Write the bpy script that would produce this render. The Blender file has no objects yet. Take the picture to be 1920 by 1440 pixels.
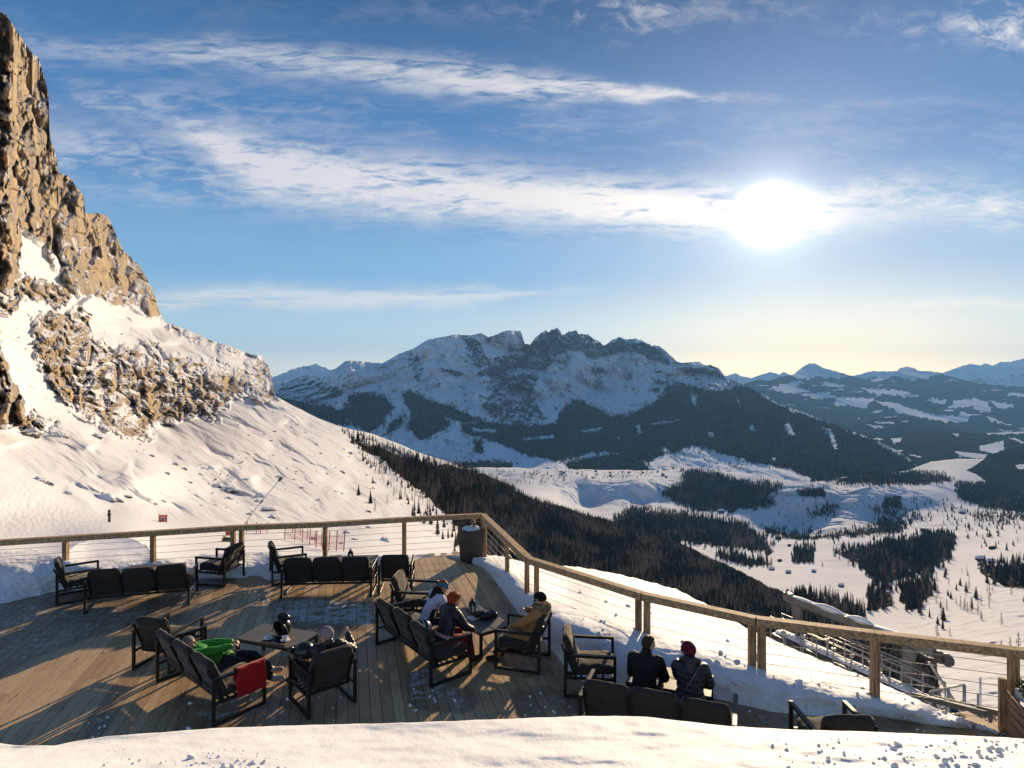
import bpy, bmesh, math, random
import numpy as np
from mathutils import Vector, Matrix, Euler

random.seed(7)
RNG = np.random.default_rng(11)
SC = bpy.context.scene
COL = SC.collection
R = math.radians

# ------------------------------------------------------------------ camera
H = 4.5          # eye height above the terrace
F = 1150.0       # focal length in photo pixels (photo 1920 px wide)
CX, HY = 960.0, 700.0   # horizon row of the photo

cam_d = bpy.data.cameras.new('camera')
cam = bpy.data.objects.new('camera', cam_d)
COL.objects.link(cam)
cam.location = (0, 0, H)
cam.rotation_euler = (R(90), 0, 0)
cam_d.sensor_width = 36.0
cam_d.lens = F / 1920.0 * 36.0
cam_d.shift_y = -20.0 / 1920.0
cam_d.clip_start = 0.05
cam_d.clip_end = 200000
SC.camera = cam

def P3(px, py, d):
    """point at forward distance d metres seen at photo direction (px, py)"""
    return Vector(((px - CX) / F * d, d, H - (py - HY) / F * d))

def G(px, py, h=0.0):
    """point at height h on the level of the terrace"""
    d = F * (H - h) / (py - HY)
    return Vector(((px - CX) / F * d, d, h))

# ------------------------------------------------------------------ noise
_PR = np.random.default_rng(5)
_PERM = np.tile(_PR.permutation(256).astype(np.int32), 4)
_GR = _PR.normal(size=(256, 3)); _GR = (_GR / np.linalg.norm(_GR, axis=1)[:, None]).astype(np.float32)
_GX, _GY, _GZ = (np.ascontiguousarray(_GR[:, i]) for i in range(3))
_A2 = np.arange(256) * (2 * np.pi / 256); _G2X, _G2Y = np.cos(_A2).astype(np.float32), np.sin(_A2).astype(np.float32)

def pnoise(x, y, z=None, seed=0):
    """gradient noise, 2-D or 3-D, about -1..1"""
    x = np.asarray(x, float) + (seed * 37.31 + 0.137); y = np.asarray(y, float) + (seed * 17.77 + 0.379)
    x0 = np.floor(x); y0 = np.floor(y)
    fx = (x - x0).astype(np.float32); fy = (y - y0).astype(np.float32)
    ix = x0.astype(np.int64).astype(np.int32) & 255; iy = y0.astype(np.int64).astype(np.int32) & 255
    u = fx * fx * fx * (fx * (fx * 6 - 15) + 10); v = fy * fy * fy * (fy * (fy * 6 - 15) + 10)
    a0 = _PERM[ix]; a1 = _PERM[ix + 1]
    q = [[_PERM[a0 + iy], _PERM[a0 + iy + 1]], [_PERM[a1 + iy], _PERM[a1 + iy + 1]]]
    if z is None:
        d = lambda h, i, j: _G2X[h] * (fx - i) + _G2Y[h] * (fy - j)
        l0 = d(q[0][0], 0, 0); l0 = l0 + u * (d(q[1][0], 1, 0) - l0)
        l1 = d(q[0][1], 0, 1); l1 = l1 + u * (d(q[1][1], 1, 1) - l1)
        return (l0 + v * (l1 - l0)) * 1.5
    z = np.asarray(z, float) + 0.53
    z0 = np.floor(z); fz = (z - z0).astype(np.float32); iz = z0.astype(np.int64).astype(np.int32) & 255
    w = fz * fz * fz * (fz * (fz * 6 - 15) + 10)
    r = []
    for k in (0, 1):
        def d(i, j):
            h = _PERM[q[i][j] + iz + k] & 255
            return _GX[h] * (fx - i) + _GY[h] * (fy - j) + _GZ[h] * (fz - k)
        l0 = d(0, 0); l0 = l0 + u * (d(1, 0) - l0)
        l1 = d(0, 1); l1 = l1 + u * (d(1, 1) - l1)
        r.append(l0 + v * (l1 - l0))
    return (r[0] + w * (r[1] - r[0])) * 1.6

def fbm(x, y, z=None, oct=5, seed=0, gain=0.5):
    a, s, t = 1.0, 0.0, 0.0
    for i in range(oct):
        k = 2.03 ** i
        s = s + a * pnoise(x * k, y * k, None if z is None else z * k, seed + i * 17)
        t += a; a *= gain
    return s / t

def ridged(x, y, z=None, oct=5, seed=0, gain=0.5):
    a, s, t = 1.0, 0.0, 0.0
    for i in range(oct):
        k = 2.07 ** i
        s = s + a * (1 - np.abs(pnoise(x * k, y * k, None if z is None else z * k, seed + i * 13)) * 1.8)
        t += a; a *= gain
    return s / t

def sstep(a, b, x):
    t = np.clip((x - a) / (b - a), 0, 1)
    return t * t * (3 - 2 * t)

def inpoly(px, py, poly):
    inside = np.zeros(np.shape(px), bool)
    n = len(poly)
    for i in range(n):
        x1, y1 = poly[i]; x2, y2 = poly[(i + 1) % n]
        if y1 == y2: continue
        c = ((y1 > py) != (y2 > py)) & (px < (x2 - x1) * (py - y1) / (y2 - y1) + x1)
        inside ^= c
    return inside

def polydist(px, py, poly):
    """signed distance to polygon edge, positive inside"""
    d = np.full(np.shape(px), 1e9)
    n = len(poly)
    for i in range(n):
        x1, y1 = poly[i]; x2, y2 = poly[(i + 1) % n]
        dx, dy = x2 - x1, y2 - y1
        L = dx * dx + dy * dy + 1e-9
        t = np.clip(((px - x1) * dx + (py - y1) * dy) / L, 0, 1)
        d = np.minimum(d, np.hypot(px - x1 - t * dx, py - y1 - t * dy))
    return np.where(inpoly(px, py, poly), d, -d)

class RBF:
    """thin-plate interpolation through control points"""
    def __init__(s, pts, sx=100.0, sy=60.0, log=True, smooth=0.0):
        p = np.array(pts, float)
        s.sx, s.sy, s.log = sx, sy, log
        s.c = p[:, :2] / (sx, sy)
        v = np.log(p[:, 2]) if log else p[:, 2]
        n = len(p)
        A = np.zeros((n + 3, n + 3))
        A[:n, :n] = s.k(np.hypot(s.c[:, None, 0] - s.c[None, :, 0], s.c[:, None, 1] - s.c[None, :, 1])) + smooth * np.eye(n)
        A[:n, n] = 1; A[:n, n + 1:] = s.c
        A[n, :n] = 1; A[n + 1:, :n] = s.c.T
        s.w = np.linalg.solve(A, np.concatenate([v, [0, 0, 0]]))
    def k(s, r):
        return r * r * np.log(r + 1e-9)
    def __call__(s, px, py):
        x = np.asarray(px, float) / s.sx; y = np.asarray(py, float) / s.sy
        n = len(s.c)
        out = s.w[n] + s.w[n + 1] * x + s.w[n + 2] * y
        for i in range(n):
            out = out + s.w[i] * s.k(np.hypot(x - s.c[i, 0], y - s.c[i, 1]))
        return np.exp(out) if s.log else out

# ------------------------------------------------------------------ objects
def props(o, label=None, cat=None, group=None, kind=None):
    if label: o['label'] = label
    if cat: o['category'] = cat
    if group: o['group'] = group
    if kind: o['kind'] = kind
    return o

def link(o, parent=None):
    COL.objects.link(o)
    if parent is not None: o.parent = parent
    return o

def empty(name, loc=(0, 0, 0), rz=0.0, label=None, cat=None, group=None):
    o = bpy.data.objects.new(name, None)
    o.empty_display_size = 0.1
    o.location = loc; o.rotation_euler = (0, 0, rz)
    link(o)
    return props(o, label, cat, group)

def mesh_np(name, V, Fq, mat, parent=None, smooth=True, attrs=None):
    me = bpy.data.meshes.new(name)
    V = np.asarray(V, np.float32); Fq = np.asarray(Fq, np.int32)
    k = Fq.shape[1]
    me.vertices.add(len(V)); me.vertices.foreach_set('co', V.ravel())
    me.loops.add(Fq.size); me.loops.foreach_set('vertex_index', Fq.ravel())
    me.polygons.add(len(Fq)); me.polygons.foreach_set('loop_start', np.arange(0, Fq.size, k, dtype=np.int32))
    me.update(calc_edges=True); me.validate()
    me.polygons.foreach_set('use_smooth', np.full(len(me.polygons), bool(smooth)))
    for a, v in (attrs or {}).items():
        at = me.attributes.new(a, 'FLOAT', 'POINT'); at.data.foreach_set('value', np.asarray(v, np.float32).ravel())
    for m in (mat if isinstance(mat, (list, tuple)) else [mat]): me.materials.append(m)
    return link(bpy.data.objects.new(name, me), parent)

def bm_obj(name, bm, mat, parent=None, smooth=False, bevel=0.0):
    if bevel:
        bmesh.ops.bevel(bm, geom=[e for e in bm.edges], offset=bevel, segments=2, affect='EDGES', profile=0.6)
    bmesh.ops.recalc_face_normals(bm, faces=bm.faces[:])
    me = bpy.data.meshes.new(name)
    bm.to_mesh(me); bm.free()
    if smooth:
        for p in me.polygons: p.use_smooth = True
    for m in (mat if isinstance(mat, (list, tuple)) else [mat]): me.materials.append(m)
    return link(bpy.data.objects.new(name, me), parent)

def b_box(bm, c, s, rot=None, mi=0):
    M = Matrix.Translation(c) @ (rot.to_4x4() if rot is not None else Matrix()) @ Matrix.Diagonal((s[0], s[1], s[2], 1))
    r = bmesh.ops.create_cube(bm, size=1.0, matrix=M)
    for v in r['verts']:
        for f in v.link_faces: f.material_index = mi
    return r['verts']

def b_bar(bm, a, b, w, h=None, mi=0, up=(0, 0, 1)):
    """square bar from a to b"""
    a = Vector(a); b = Vector(b); h = h or w
    d = b - a; L = d.length
    if L < 1e-6: return
    d.normalize(); up = Vector(up)
    if abs(d.dot(up)) > 0.98: up = Vector((0, 1, 0))
    x = d.cross(up).normalized(); z = x.cross(d)
    M3 = Matrix((x, d, z)).transposed()
    return b_box(bm, (a + b) / 2, (w, L, h), M3, mi)

def b_tube(bm, pts, r, seg=8, mi=0, cap=True):
    pts = [Vector(p) for p in pts]
    rs = r if isinstance(r, (list, tuple)) else [r] * len(pts)
    rings = []
    for i, p in enumerate(pts):
        d = (pts[min(i + 1, len(pts) - 1)] - pts[max(i - 1, 0)]).normalized()
        up = Vector((0, 0, 1)) if abs(d.z) < 0.95 else Vector((0, 1, 0))
        x = d.cross(up).normalized(); y = d.cross(x)
        rings.append([bm.verts.new(p + rs[i] * (math.cos(t) * x + math.sin(t) * y)) for t in [2 * math.pi * k / seg for k in range(seg)]])
    for a, b in zip(rings, rings[1:]):
        for k in range(seg):
            f = bm.faces.new((a[k], a[(k + 1) % seg], b[(k + 1) % seg], b[k])); f.material_index = mi; f.smooth = True
    if cap:
        bm.faces.new(rings[0][::-1]).material_index = mi; bm.faces.new(rings[-1]).material_index = mi

def b_lathe(bm, prof, c=(0, 0, 0), seg=16, mi=0):
    c = Vector(c); rings = []
    for r, z in prof:
        rings.append([bm.verts.new(c + Vector((r * math.cos(2 * math.pi * k / seg), r * math.sin(2 * math.pi * k / seg), z))) for k in range(seg)])
    for a, b in zip(rings, rings[1:]):
        for k in range(seg):
            f = bm.faces.new((a[k], a[(k + 1) % seg], b[(k + 1) % seg], b[k])); f.material_index = mi; f.smooth = True
    bm.faces.new(rings[0][::-1]).material_index = mi; bm.faces.new(rings[-1]).material_index = mi

# ------------------------------------------------------------------ node helper
class NT:
    def __init__(s, tree):
        s.t = tree; s.n = tree.nodes; s.l = tree.links
    def new(s, typ, **kw):
        n = s.n.new(typ)
        for k, v in kw.items(): setattr(n, k, v)
        return n
    def put(s, sock, v):
        if isinstance(v, bpy.types.NodeSocket): s.l.new(v, sock)
        else: sock.default_value = v
    def m(s, op, a, b=0.0, c=0.0, clamp=False):
        n = s.new('ShaderNodeMath', operation=op, use_clamp=clamp)
        s.put(n.inputs[0], a); s.put(n.inputs[1], b); s.put(n.inputs[2], c)
        return n.outputs[0]
    def mix(s, f, a, b, kind='RGBA', blend='MIX'):
        n = s.new('ShaderNodeMix', data_type=kind)
        if kind == 'RGBA':
            n.blend_type = blend; ia, ib, o = n.inputs[6], n.inputs[7], n.outputs[2]
        else: ia, ib, o = n.inputs[2], n.inputs[3], n.outputs[0]
        s.put(n.inputs[0], f); s.put(ia, a); s.put(ib, b)
        return o
    def noise(s, vec, scale, detail=4.0, rough=0.55, dist=0.0, out=0):
        n = s.new('ShaderNodeTexNoise'); s.put(n.inputs['Vector'], vec)
        n.inputs['Scale'].default_value = scale; n.inputs['Detail'].default_value = detail
        n.inputs['Roughness'].default_value = rough; n.inputs['Distortion'].default_value = dist
        return n.outputs[out]
    def ss(s, x, a, b):
        n = s.new('ShaderNodeMapRange', interpolation_type='SMOOTHSTEP')
        s.put(n.inputs[0], x); s.put(n.inputs[1], a); s.put(n.inputs[2], b)
        return n.outputs[0]
    def scale(s, vec, k, loc=(0, 0, 0), rot=(0, 0, 0)):
        n = s.new('ShaderNodeMapping'); s.put(n.inputs[0], vec)
        n.inputs[1].default_value = loc; n.inputs[2].default_value = rot; n.inputs[3].default_value = k
        return n.outputs[0]
    def attr(s, name):
        return s.new('ShaderNodeAttribute', attribute_name=name).outputs['Fac']
    def curve(s, x, pts):
        """piecewise smooth function of x through pts, as a Float Curve"""
        xs = [p[0] for p in pts]; ys = [p[1] for p in pts]
        x0, x1 = min(xs), max(xs); y0, y1 = min(ys), max(ys)
        y1 = y1 if y1 > y0 + 1e-9 else y0 + 1e-3
        n = s.new('ShaderNodeFloatCurve')
        c = n.mapping.curves[0]
        q = [((a - x0) / (x1 - x0), (b - y0) / (y1 - y0)) for a, b in pts]
        c.points[0].location = q[0]; c.points[1].location = q[-1]
        for a in q[1:-1]: c.points.new(*a)
        n.mapping.update()
        mr = s.new('ShaderNodeMapRange'); s.put(mr.inputs[0], x); mr.inputs[1].default_value = x0; mr.inputs[2].default_value = x1
        s.l.new(mr.outputs[0], n.inputs['Value'])
        return s.m('MULTIPLY_ADD', n.outputs[0], y1 - y0, y0)

def material(name):
    m = bpy.data.materials.new(name); m.use_nodes = True
    t = NT(m.node_tree)
    b = t.n['Principled BSDF']
    return m, t, b

def pmat(name, col, rough=0.6, var=0.12, scale=12.0, bump=0.15, bscale=60.0, metal=0.0, spec=0.5, bdist=0.004, streak=None):
    """plain procedural paint/fabric/metal: base colour with noise wear and a little bump"""
    m, t, b = material(name)
    co = t.new('ShaderNodeTexCoord').outputs['Object']
    if streak: co = t.scale(co, streak)
    n = t.noise(co, scale, 4)
    c2 = tuple(max(0, c * (1 - 2.2 * var)) for c in col) + (1,)
    c1 = tuple(min(1, c * (1 + var)) for c in col) + (1,)
    t.put(b.inputs['Base Color'], t.mix(t.ss(n, 0.3, 0.7), c1, c2))
    b.inputs['Roughness'].default_value = rough; b.inputs['Metallic'].default_value = metal
    b.inputs['Specular IOR Level'].default_value = spec
    if bump:
        bp = t.new('ShaderNodeBump'); bp.inputs['Strength'].default_value = bump; bp.inputs['Distance'].default_value = bdist
        t.put(bp.inputs['Height'], t.noise(co, bscale, 3)); t.put(b.inputs['Normal'], bp.outputs[0])
    return m
# ------------------------------------------------------------------ light and air
SUN = Vector(((1445 - CX) / F, 1.0, (HY - 400) / F)).normalized()
SUN_EL = math.asin(SUN.z); SUN_AZ = math.atan2(SUN.x, SUN.y)

sun_d = bpy.data.lights.new('sun', 'SUN'); sun_d.energy = 5.0; sun_d.angle = R(0.5); sun_d.color = (1.0, 0.76, 0.48)
sun = link(bpy.data.objects.new('sun', sun_d))
sun.rotation_euler = (-SUN).to_track_quat('-Z', 'Y').to_euler()

W = bpy.data.worlds.new('World'); SC.world = W; W.use_nodes = True
t = NT(W.node_tree); t.n.clear()
out = t.new('ShaderNodeOutputWorld'); bg = t.new('ShaderNodeBackground')
t.l.new(bg.outputs[0], out.inputs[0])
sky = t.new('ShaderNodeTexSky', sky_type='NISHITA')
sky.sun_disc = False; sky.sun_elevation = SUN_EL; sky.sun_rotation = SUN_AZ
sky.altitude = 2200; sky.air_density = 1.0; sky.dust_density = 0.4; sky.ozone_density = 2.0
dr = t.new('ShaderNodeTexCoord').outputs['Generated']
sep = t.new('ShaderNodeSeparateXYZ'); t.l.new(dr, sep.inputs[0])
dx, dy, dz = sep.outputs
yy = t.m('MAXIMUM', dy, 0.05)
ca = t.m('DIVIDE', dx, yy); cb = t.m('DIVIDE', dz, yy)     # tangent of bearing and of height
hsv = t.new('ShaderNodeHueSaturation'); hsv.inputs['Saturation'].default_value = 1.12; hsv.inputs['Value'].default_value = 1.0
t.l.new(sky.outputs[0], hsv.inputs['Color'])
skyn = hsv.outputs[0]
ramp = t.new('ShaderNodeValToRGB'); cr = ramp.color_ramp; cr.interpolation = 'EASE'
for k, (pos, colr) in enumerate([(0.0, (1.05, 1.02, .92)), (.10, (.56, .75, .87)), (.28, (.25, .50, .80)), (.58, (.085, .25, .55)), (1.0, (.02, .095, .26))]):
    e = cr.elements[k] if k < 2 else cr.elements.new(pos)
    e.position = pos; e.color = colr + (1,)
t.put(ramp.inputs[0], t.m('DIVIDE', t.m('MAXIMUM', dz, 0.0), .58))
sv = t.new('ShaderNodeVectorMath', operation='SCALE'); t.l.new(ramp.outputs[0], sv.inputs[0]); sv.inputs['Scale'].default_value = 11.0
skyc = t.mix(.8, skyn, sv.outputs[0])
warm = t.m('MULTIPLY', t.m('EXPONENT', t.m('MULTIPLY', t.m('MAXIMUM', dz, 0.0), -14.0)), t.m('EXPONENT', t.m('MULTIPLY', t.m('POWER', t.m('DIVIDE', t.m('SUBTRACT', ca, .52), .42), 2.0), -1.0)))
skyc = t.mix(warm, skyc, (24, 18, 10, 1))
# angle from the sun
dot = t.new('ShaderNodeVectorMath', operation='DOT_PRODUCT'); t.l.new(dr, dot.inputs[0]); dot.inputs[1].default_value = SUN
ang = t.m('ARCCOSINE', t.m('MINIMUM', dot.outputs['Value'], 1.0))
def A_(px): return (px - CX) / F
def B_(py): return (HY - py) / F
comb = t.new('ShaderNodeCombineXYZ'); t.l.new(ca, comb.inputs[0]); t.l.new(cb, comb.inputs[1])
uv = comb.outputs[0]
def band(center, width, inten, streak, rot, thr, seed):
    """one streak of high cloud: centre height, half width and strength along the bearing"""
    c = t.curve(ca, [(A_(x), B_(y)) for x, y in center])
    w = t.curve(ca, [(A_(x), v / F) for x, v in width])
    k = t.curve(ca, [(A_(x), v) for x, v in inten])
    wob = t.m('MULTIPLY_ADD', t.noise(t.scale(uv, (2, 3, 1), (seed, 0, 0)), 4.0, 6, 0.62), 0.05, -0.025)
    q = t.m('DIVIDE', t.m('SUBTRACT', t.m('ADD', cb, wob), c), w)
    g = t.m('EXPONENT', t.m('MULTIPLY', t.m('MULTIPLY', q, q), -1.0))
    n1 = t.noise(t.scale(uv, streak, (seed * 3.1, seed, 0), (0, 0, rot)), 3.0, 9, 0.6, 0.6)
    n2 = t.noise(t.scale(uv, (streak[0] * 2.4, streak[1] * 1.9, 1), (seed, 5, 0), (0, 0, rot * 1.8)), 5.5, 10, 0.63, 0.7)
    n = t.m('MULTIPLY_ADD', n2, 0.75, t.m('MULTIPLY_ADD', n1, 0.75, -.21))
    g = t.m('MULTIPLY', t.m('MULTIPLY', g, k), t.ss(n, thr, thr + 0.3))
    return g
bands = [
    band([(-200, 60), (100, 90), (500, 110), (900, 150), (1300, 182), (1700, 190), (2200, 230)], [(-200, 30), (100, 26), (600, 32), (1000, 26), (1300, 10), (2200, 10)],
         [(-200, .3), (100, .35), (400, .6), (700, .75), (1100, .85), (1320, .45), (1500, .12), (2200, .1)], (1.3, 9, 1), .10, .36, 1.3),
    band([(0, 200), (250, 215), (420, 275), (560, 315), (760, 345), (1000, 370), (1200, 385), (1450, 400), (1700, 400), (2200, 400)], [(0, 40), (280, 26), (450, 45), (700, 55), (1100, 48), (1500, 40), (2200, 30)],
         [(0, .0), (270, .15), (370, .85), (500, 1.1), (800, 1.0), (1150, 1.1), (1450, 1.0), (1650, .35), (2200, .2)], (1.6, 10, 1), .28, .30, 4.7),
    band([(0, 290), (100, 290), (300, 320), (500, 350), (900, 390), (1200, 400), (2000, 380)], [(0, 60), (300, 60), (700, 40), (1200, 25), (2000, 25)],
         [(0, .5), (120, .6), (300, .55), (600, .5), (900, .3), (1200, .2), (2000, .1)], (1.4, 7, 1), .45, .38, 8.2),
    band([(0, 570), (300, 566), (500, 556), (700, 560), (1000, 552), (1200, 545), (2000, 545)], [(0, 16), (300, 17), (600, 19), (900, 15), (1050, 6), (2000, 5)],
         [(0, .7), (350, .85), (700, .85), (950, .5), (1100, .15), (1250, 0), (2000, 0)], (1.0, 14, 1), .02, .28, 12.6),
    band([(0, 190), (300, 200), (600, 215), (1000, 230), (1400, 250), (2000, 260)], [(0, 60), (600, 50), (1200, 60), (2000, 80)],
         [(0, .4), (200, .4), (600, .25), (1000, .2), (1400, .1), (2000, .2)], (1.2, 6, 1), .25, .45, 17.9),
    band([(0, 20), (800, 20), (1140, 18), (1400, 20), (1700, 50), (1850, 45), (1950, 70), (2200, 90)], [(0, 20), (1000, 30), (1140, 50), (1400, 30), (1880, 45), (2200, 60)],
         [(0, .1), (800, .12), (1000, .3), (1150, .6), (1300, .25), (1600, .2), (1820, .6), (1900, .9), (2200, .6)], (1.6, 4, 1), .5, .45, 23.4),
    band([(0, 420), (1200, 420), (1600, 360), (1800, 370), (1900, 395), (2200, 420)], [(0, 20), (1600, 30), (1800, 40), (2200, 50)],
         [(0, 0), (1500, .0), (1600, .35), (1800, .5), (1920, .7), (2200, .7)], (1.6, 6, 1), -.3, .42, 29.7),
    band([(0, 570), (1600, 570), (1700, 569), (1900, 566), (2200, 566)], [(0, 8), (1600, 8), (1900, 9), (2200, 9)],
         [(0, 0), (1560, 0), (1680, .3), (1850, .6), (2200, .6)], (1.0, 14, 1), 0, .25, 33.3),
]
cl = bands[0]
for b_ in bands[1:]: cl = t.m('ADD', cl, b_)
fill_veil = t.m('MULTIPLY', t.m('MAXIMUM', t.ss(dz, .60, .80), t.ss(dy, .15, -.25)), t.m('MULTIPLY_ADD', t.noise(dr, 2.2, 5, .6), 0.18, -.03), clamp=True)   # pale veil added out of view, overhead and behind, for neutral fill light
cl = t.m('MULTIPLY', t.m('MINIMUM', t.m('ADD', cl, fill_veil), 1.0), 0.8)
near = t.m('EXPONENT', t.m('MULTIPLY', ang, -3.2))
BRI = 10.5     # radiance of lit cirrus in the sky texture's own units
cw = t.mix(near, (BRI * .86, BRI * .84, BRI * .86, 1), (BRI * 1.7, BRI * 1.5, BRI * 1.25, 1))
c = t.mix(cl, skyc, cw)
# bright aureole of air and thin cirrus round the sun
g1 = t.m('MULTIPLY', t.m('EXPONENT', t.m('MULTIPLY', t.m('POWER', t.m('DIVIDE', ang, R(1.45)), 2.0), -1.0)), 60.0)
g2 = t.m('MULTIPLY', t.m('EXPONENT', t.m('DIVIDE', ang, -R(1.9))), 14.0)
g3 = t.m('MULTIPLY', t.m('EXPONENT', t.m('DIVIDE', ang, -R(10))), 3.4)
def glow(col, k, g):
    n = t.new('ShaderNodeVectorMath', operation='SCALE'); n.inputs[0].default_value = col; t.put(n.inputs['Scale'], g)
    return n.outputs[0]
def vadd(a, b):
    n = t.new('ShaderNodeVectorMath', operation='ADD'); t.put(n.inputs[0], a); t.put(n.inputs[1], b); return n.outputs[0]
c = vadd(vadd(vadd(c, glow((1, .94, .82), 1, g1)), glow((1, .93, .8), 1, g2)), glow((1, .86, .62), 1, g3))
t.put(bg.inputs['Color'], c)
bg.inputs['Strength'].default_value = 0.058

HAZE = True
if HAZE:
    bm = bmesh.new(); b_box(bm, (0, 10200, -260), (48000, 22800, 2280))
    hz_m = bpy.data.materials.new('haze'); hz_m.use_nodes = True
    ht = NT(hz_m.node_tree); ht.n.clear()
    ho = ht.new('ShaderNodeOutputMaterial'); pv = ht.new('ShaderNodeVolumePrincipled')
    pv.inputs['Color'].default_value = (.22, .52, 1.0, 1); pv.inputs['Density'].default_value = 2.9e-5; pv.inputs['Anisotropy'].default_value = 0.15
    ht.l.new(pv.outputs[0], ho.inputs['Volume'])
    hz = bm_obj('haze', bm, hz_m); props(hz, kind='stuff')

SC.view_settings.view_transform = 'Standard'; SC.view_settings.look = 'None'
SC.view_settings.exposure = 0.62; SC.view_settings.gamma = 1.0
SC.cycles.use_denoising = True
SC.cycles.max_bounces = 8; SC.cycles.diffuse_bounces = 3; SC.cycles.glossy_bounces = 2; SC.cycles.transmission_bounces = 2
SC.cycles.volume_bounces = 0; SC.cycles.caustics_reflective = False; SC.cycles.caustics_refractive = False
SC.cycles.sample_clamp_indirect = 4.0
W.cycles.sampling_method = 'MANUAL'; W.cycles.sample_map_resolution = 256
# ------------------------------------------------------------------ terrain materials
def terrain_mat(name, rock_a, rock_b, wood_a, wood_b, k, snow=(.76, .76, .78), bumpd=0.5, rock_tan=None, strata=(1, 1, .35), snow_bump=0.25, wood_gap=.35):
    """snow, bare rock and woodland floor; k = noise frequency in 1/m"""
    m, t, b = material(name)
    co = t.new('ShaderNodeTexCoord').outputs['Object']
    rk = t.attr('rock'); wd = t.attr('wood')
    st = t.scale(co, strata)
    n1 = t.noise(st, k, 8, 0.66); n2 = t.noise(st, k * 5.3, 6, 0.7); n3 = t.noise(co, k * .3, 4)
    br = t.m('ADD', t.m('MULTIPLY', n1, .55), t.m('MULTIPLY', n2, .45))
    geo = t.new('ShaderNodeNewGeometry'); sp = t.new('ShaderNodeSeparateXYZ'); t.l.new(geo.outputs['Normal'], sp.inputs[0])
    flat = t.ss(sp.outputs[2], .35, .85)
    lev = t.m('ADD', t.m('SUBTRACT', rk, t.m('MULTIPLY', flat, .28)), t.m('MULTIPLY_ADD', br, 1.5, -.75))
    rmask = t.m('MULTIPLY', t.ss(lev, .42, .56), t.ss(rk, .02, .12))
    rc = t.mix(t.ss(n3, .38, .62), rock_a + (1,), rock_b + (1,))
    if rock_tan:
        n4 = t.noise(t.scale(co, (1, 1, .18)), k * .6, 5, .6)
        rc = t.mix(t.m('MULTIPLY', t.ss(n4, .43, .57), .9), rc, rock_tan + (1,))
    rc = t.mix(t.ss(n2, .45, .75), rc, t.mix(.40, rc, (0.02, 0.02, 0.022, 1)))
    dust = t.noise(t.scale(co, (1, 1, .6)), k * 11, 4, .75); dz_ = t.noise(co, k * .55, 3)
    rmask = t.m('MULTIPLY', rmask, t.m('SUBTRACT', 1.0, t.m('MULTIPLY', t.ss(dust, .52, .60), t.ss(dz_, .44, .58))))
    sc_ = t.mix(t.ss(n3, .3, .7), snow + (1,), tuple(x * .94 for x in snow) + (1,))
    c = t.mix(rmask, sc_, rc)
    nw = t.noise(co, k * 4.0, 5, .7)
    wc = t.mix(t.ss(t.noise(co, k * .9, 4), .35, .65), wood_a + (1,), wood_b + (1,))
    wl = t.m('ADD', wd, t.m('MULTIPLY_ADD', nw, 1.2 * wood_gap * 2, -.6 * wood_gap * 2))
    wm = t.m('MULTIPLY', t.ss(wl, .42, .55), t.ss(wd, .02, .1))
    c = t.mix(wm, c, wc)
    t.put(b.inputs['Base Color'], c)
    b.inputs['Roughness'].default_value = 1.0; b.inputs['Specular IOR Level'].default_value = 0.0
    bp = t.new('ShaderNodeBump'); bp.inputs['Strength'].default_value = 1.0; bp.inputs['Distance'].default_value = bumpd
    amt = t.m('ADD', t.m('MULTIPLY', rmask, t.m('ADD', n1, n2)), t.m('MULTIPLY', t.m('ADD', t.noise(co, k * 2.0, 6, .6), t.m('MULTIPLY', wm, t.m('MULTIPLY', nw, 3.0))), snow_bump))
    t.put(bp.inputs['Height'], amt); t.put(b.inputs['Normal'], bp.outputs[0])
    return m

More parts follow.
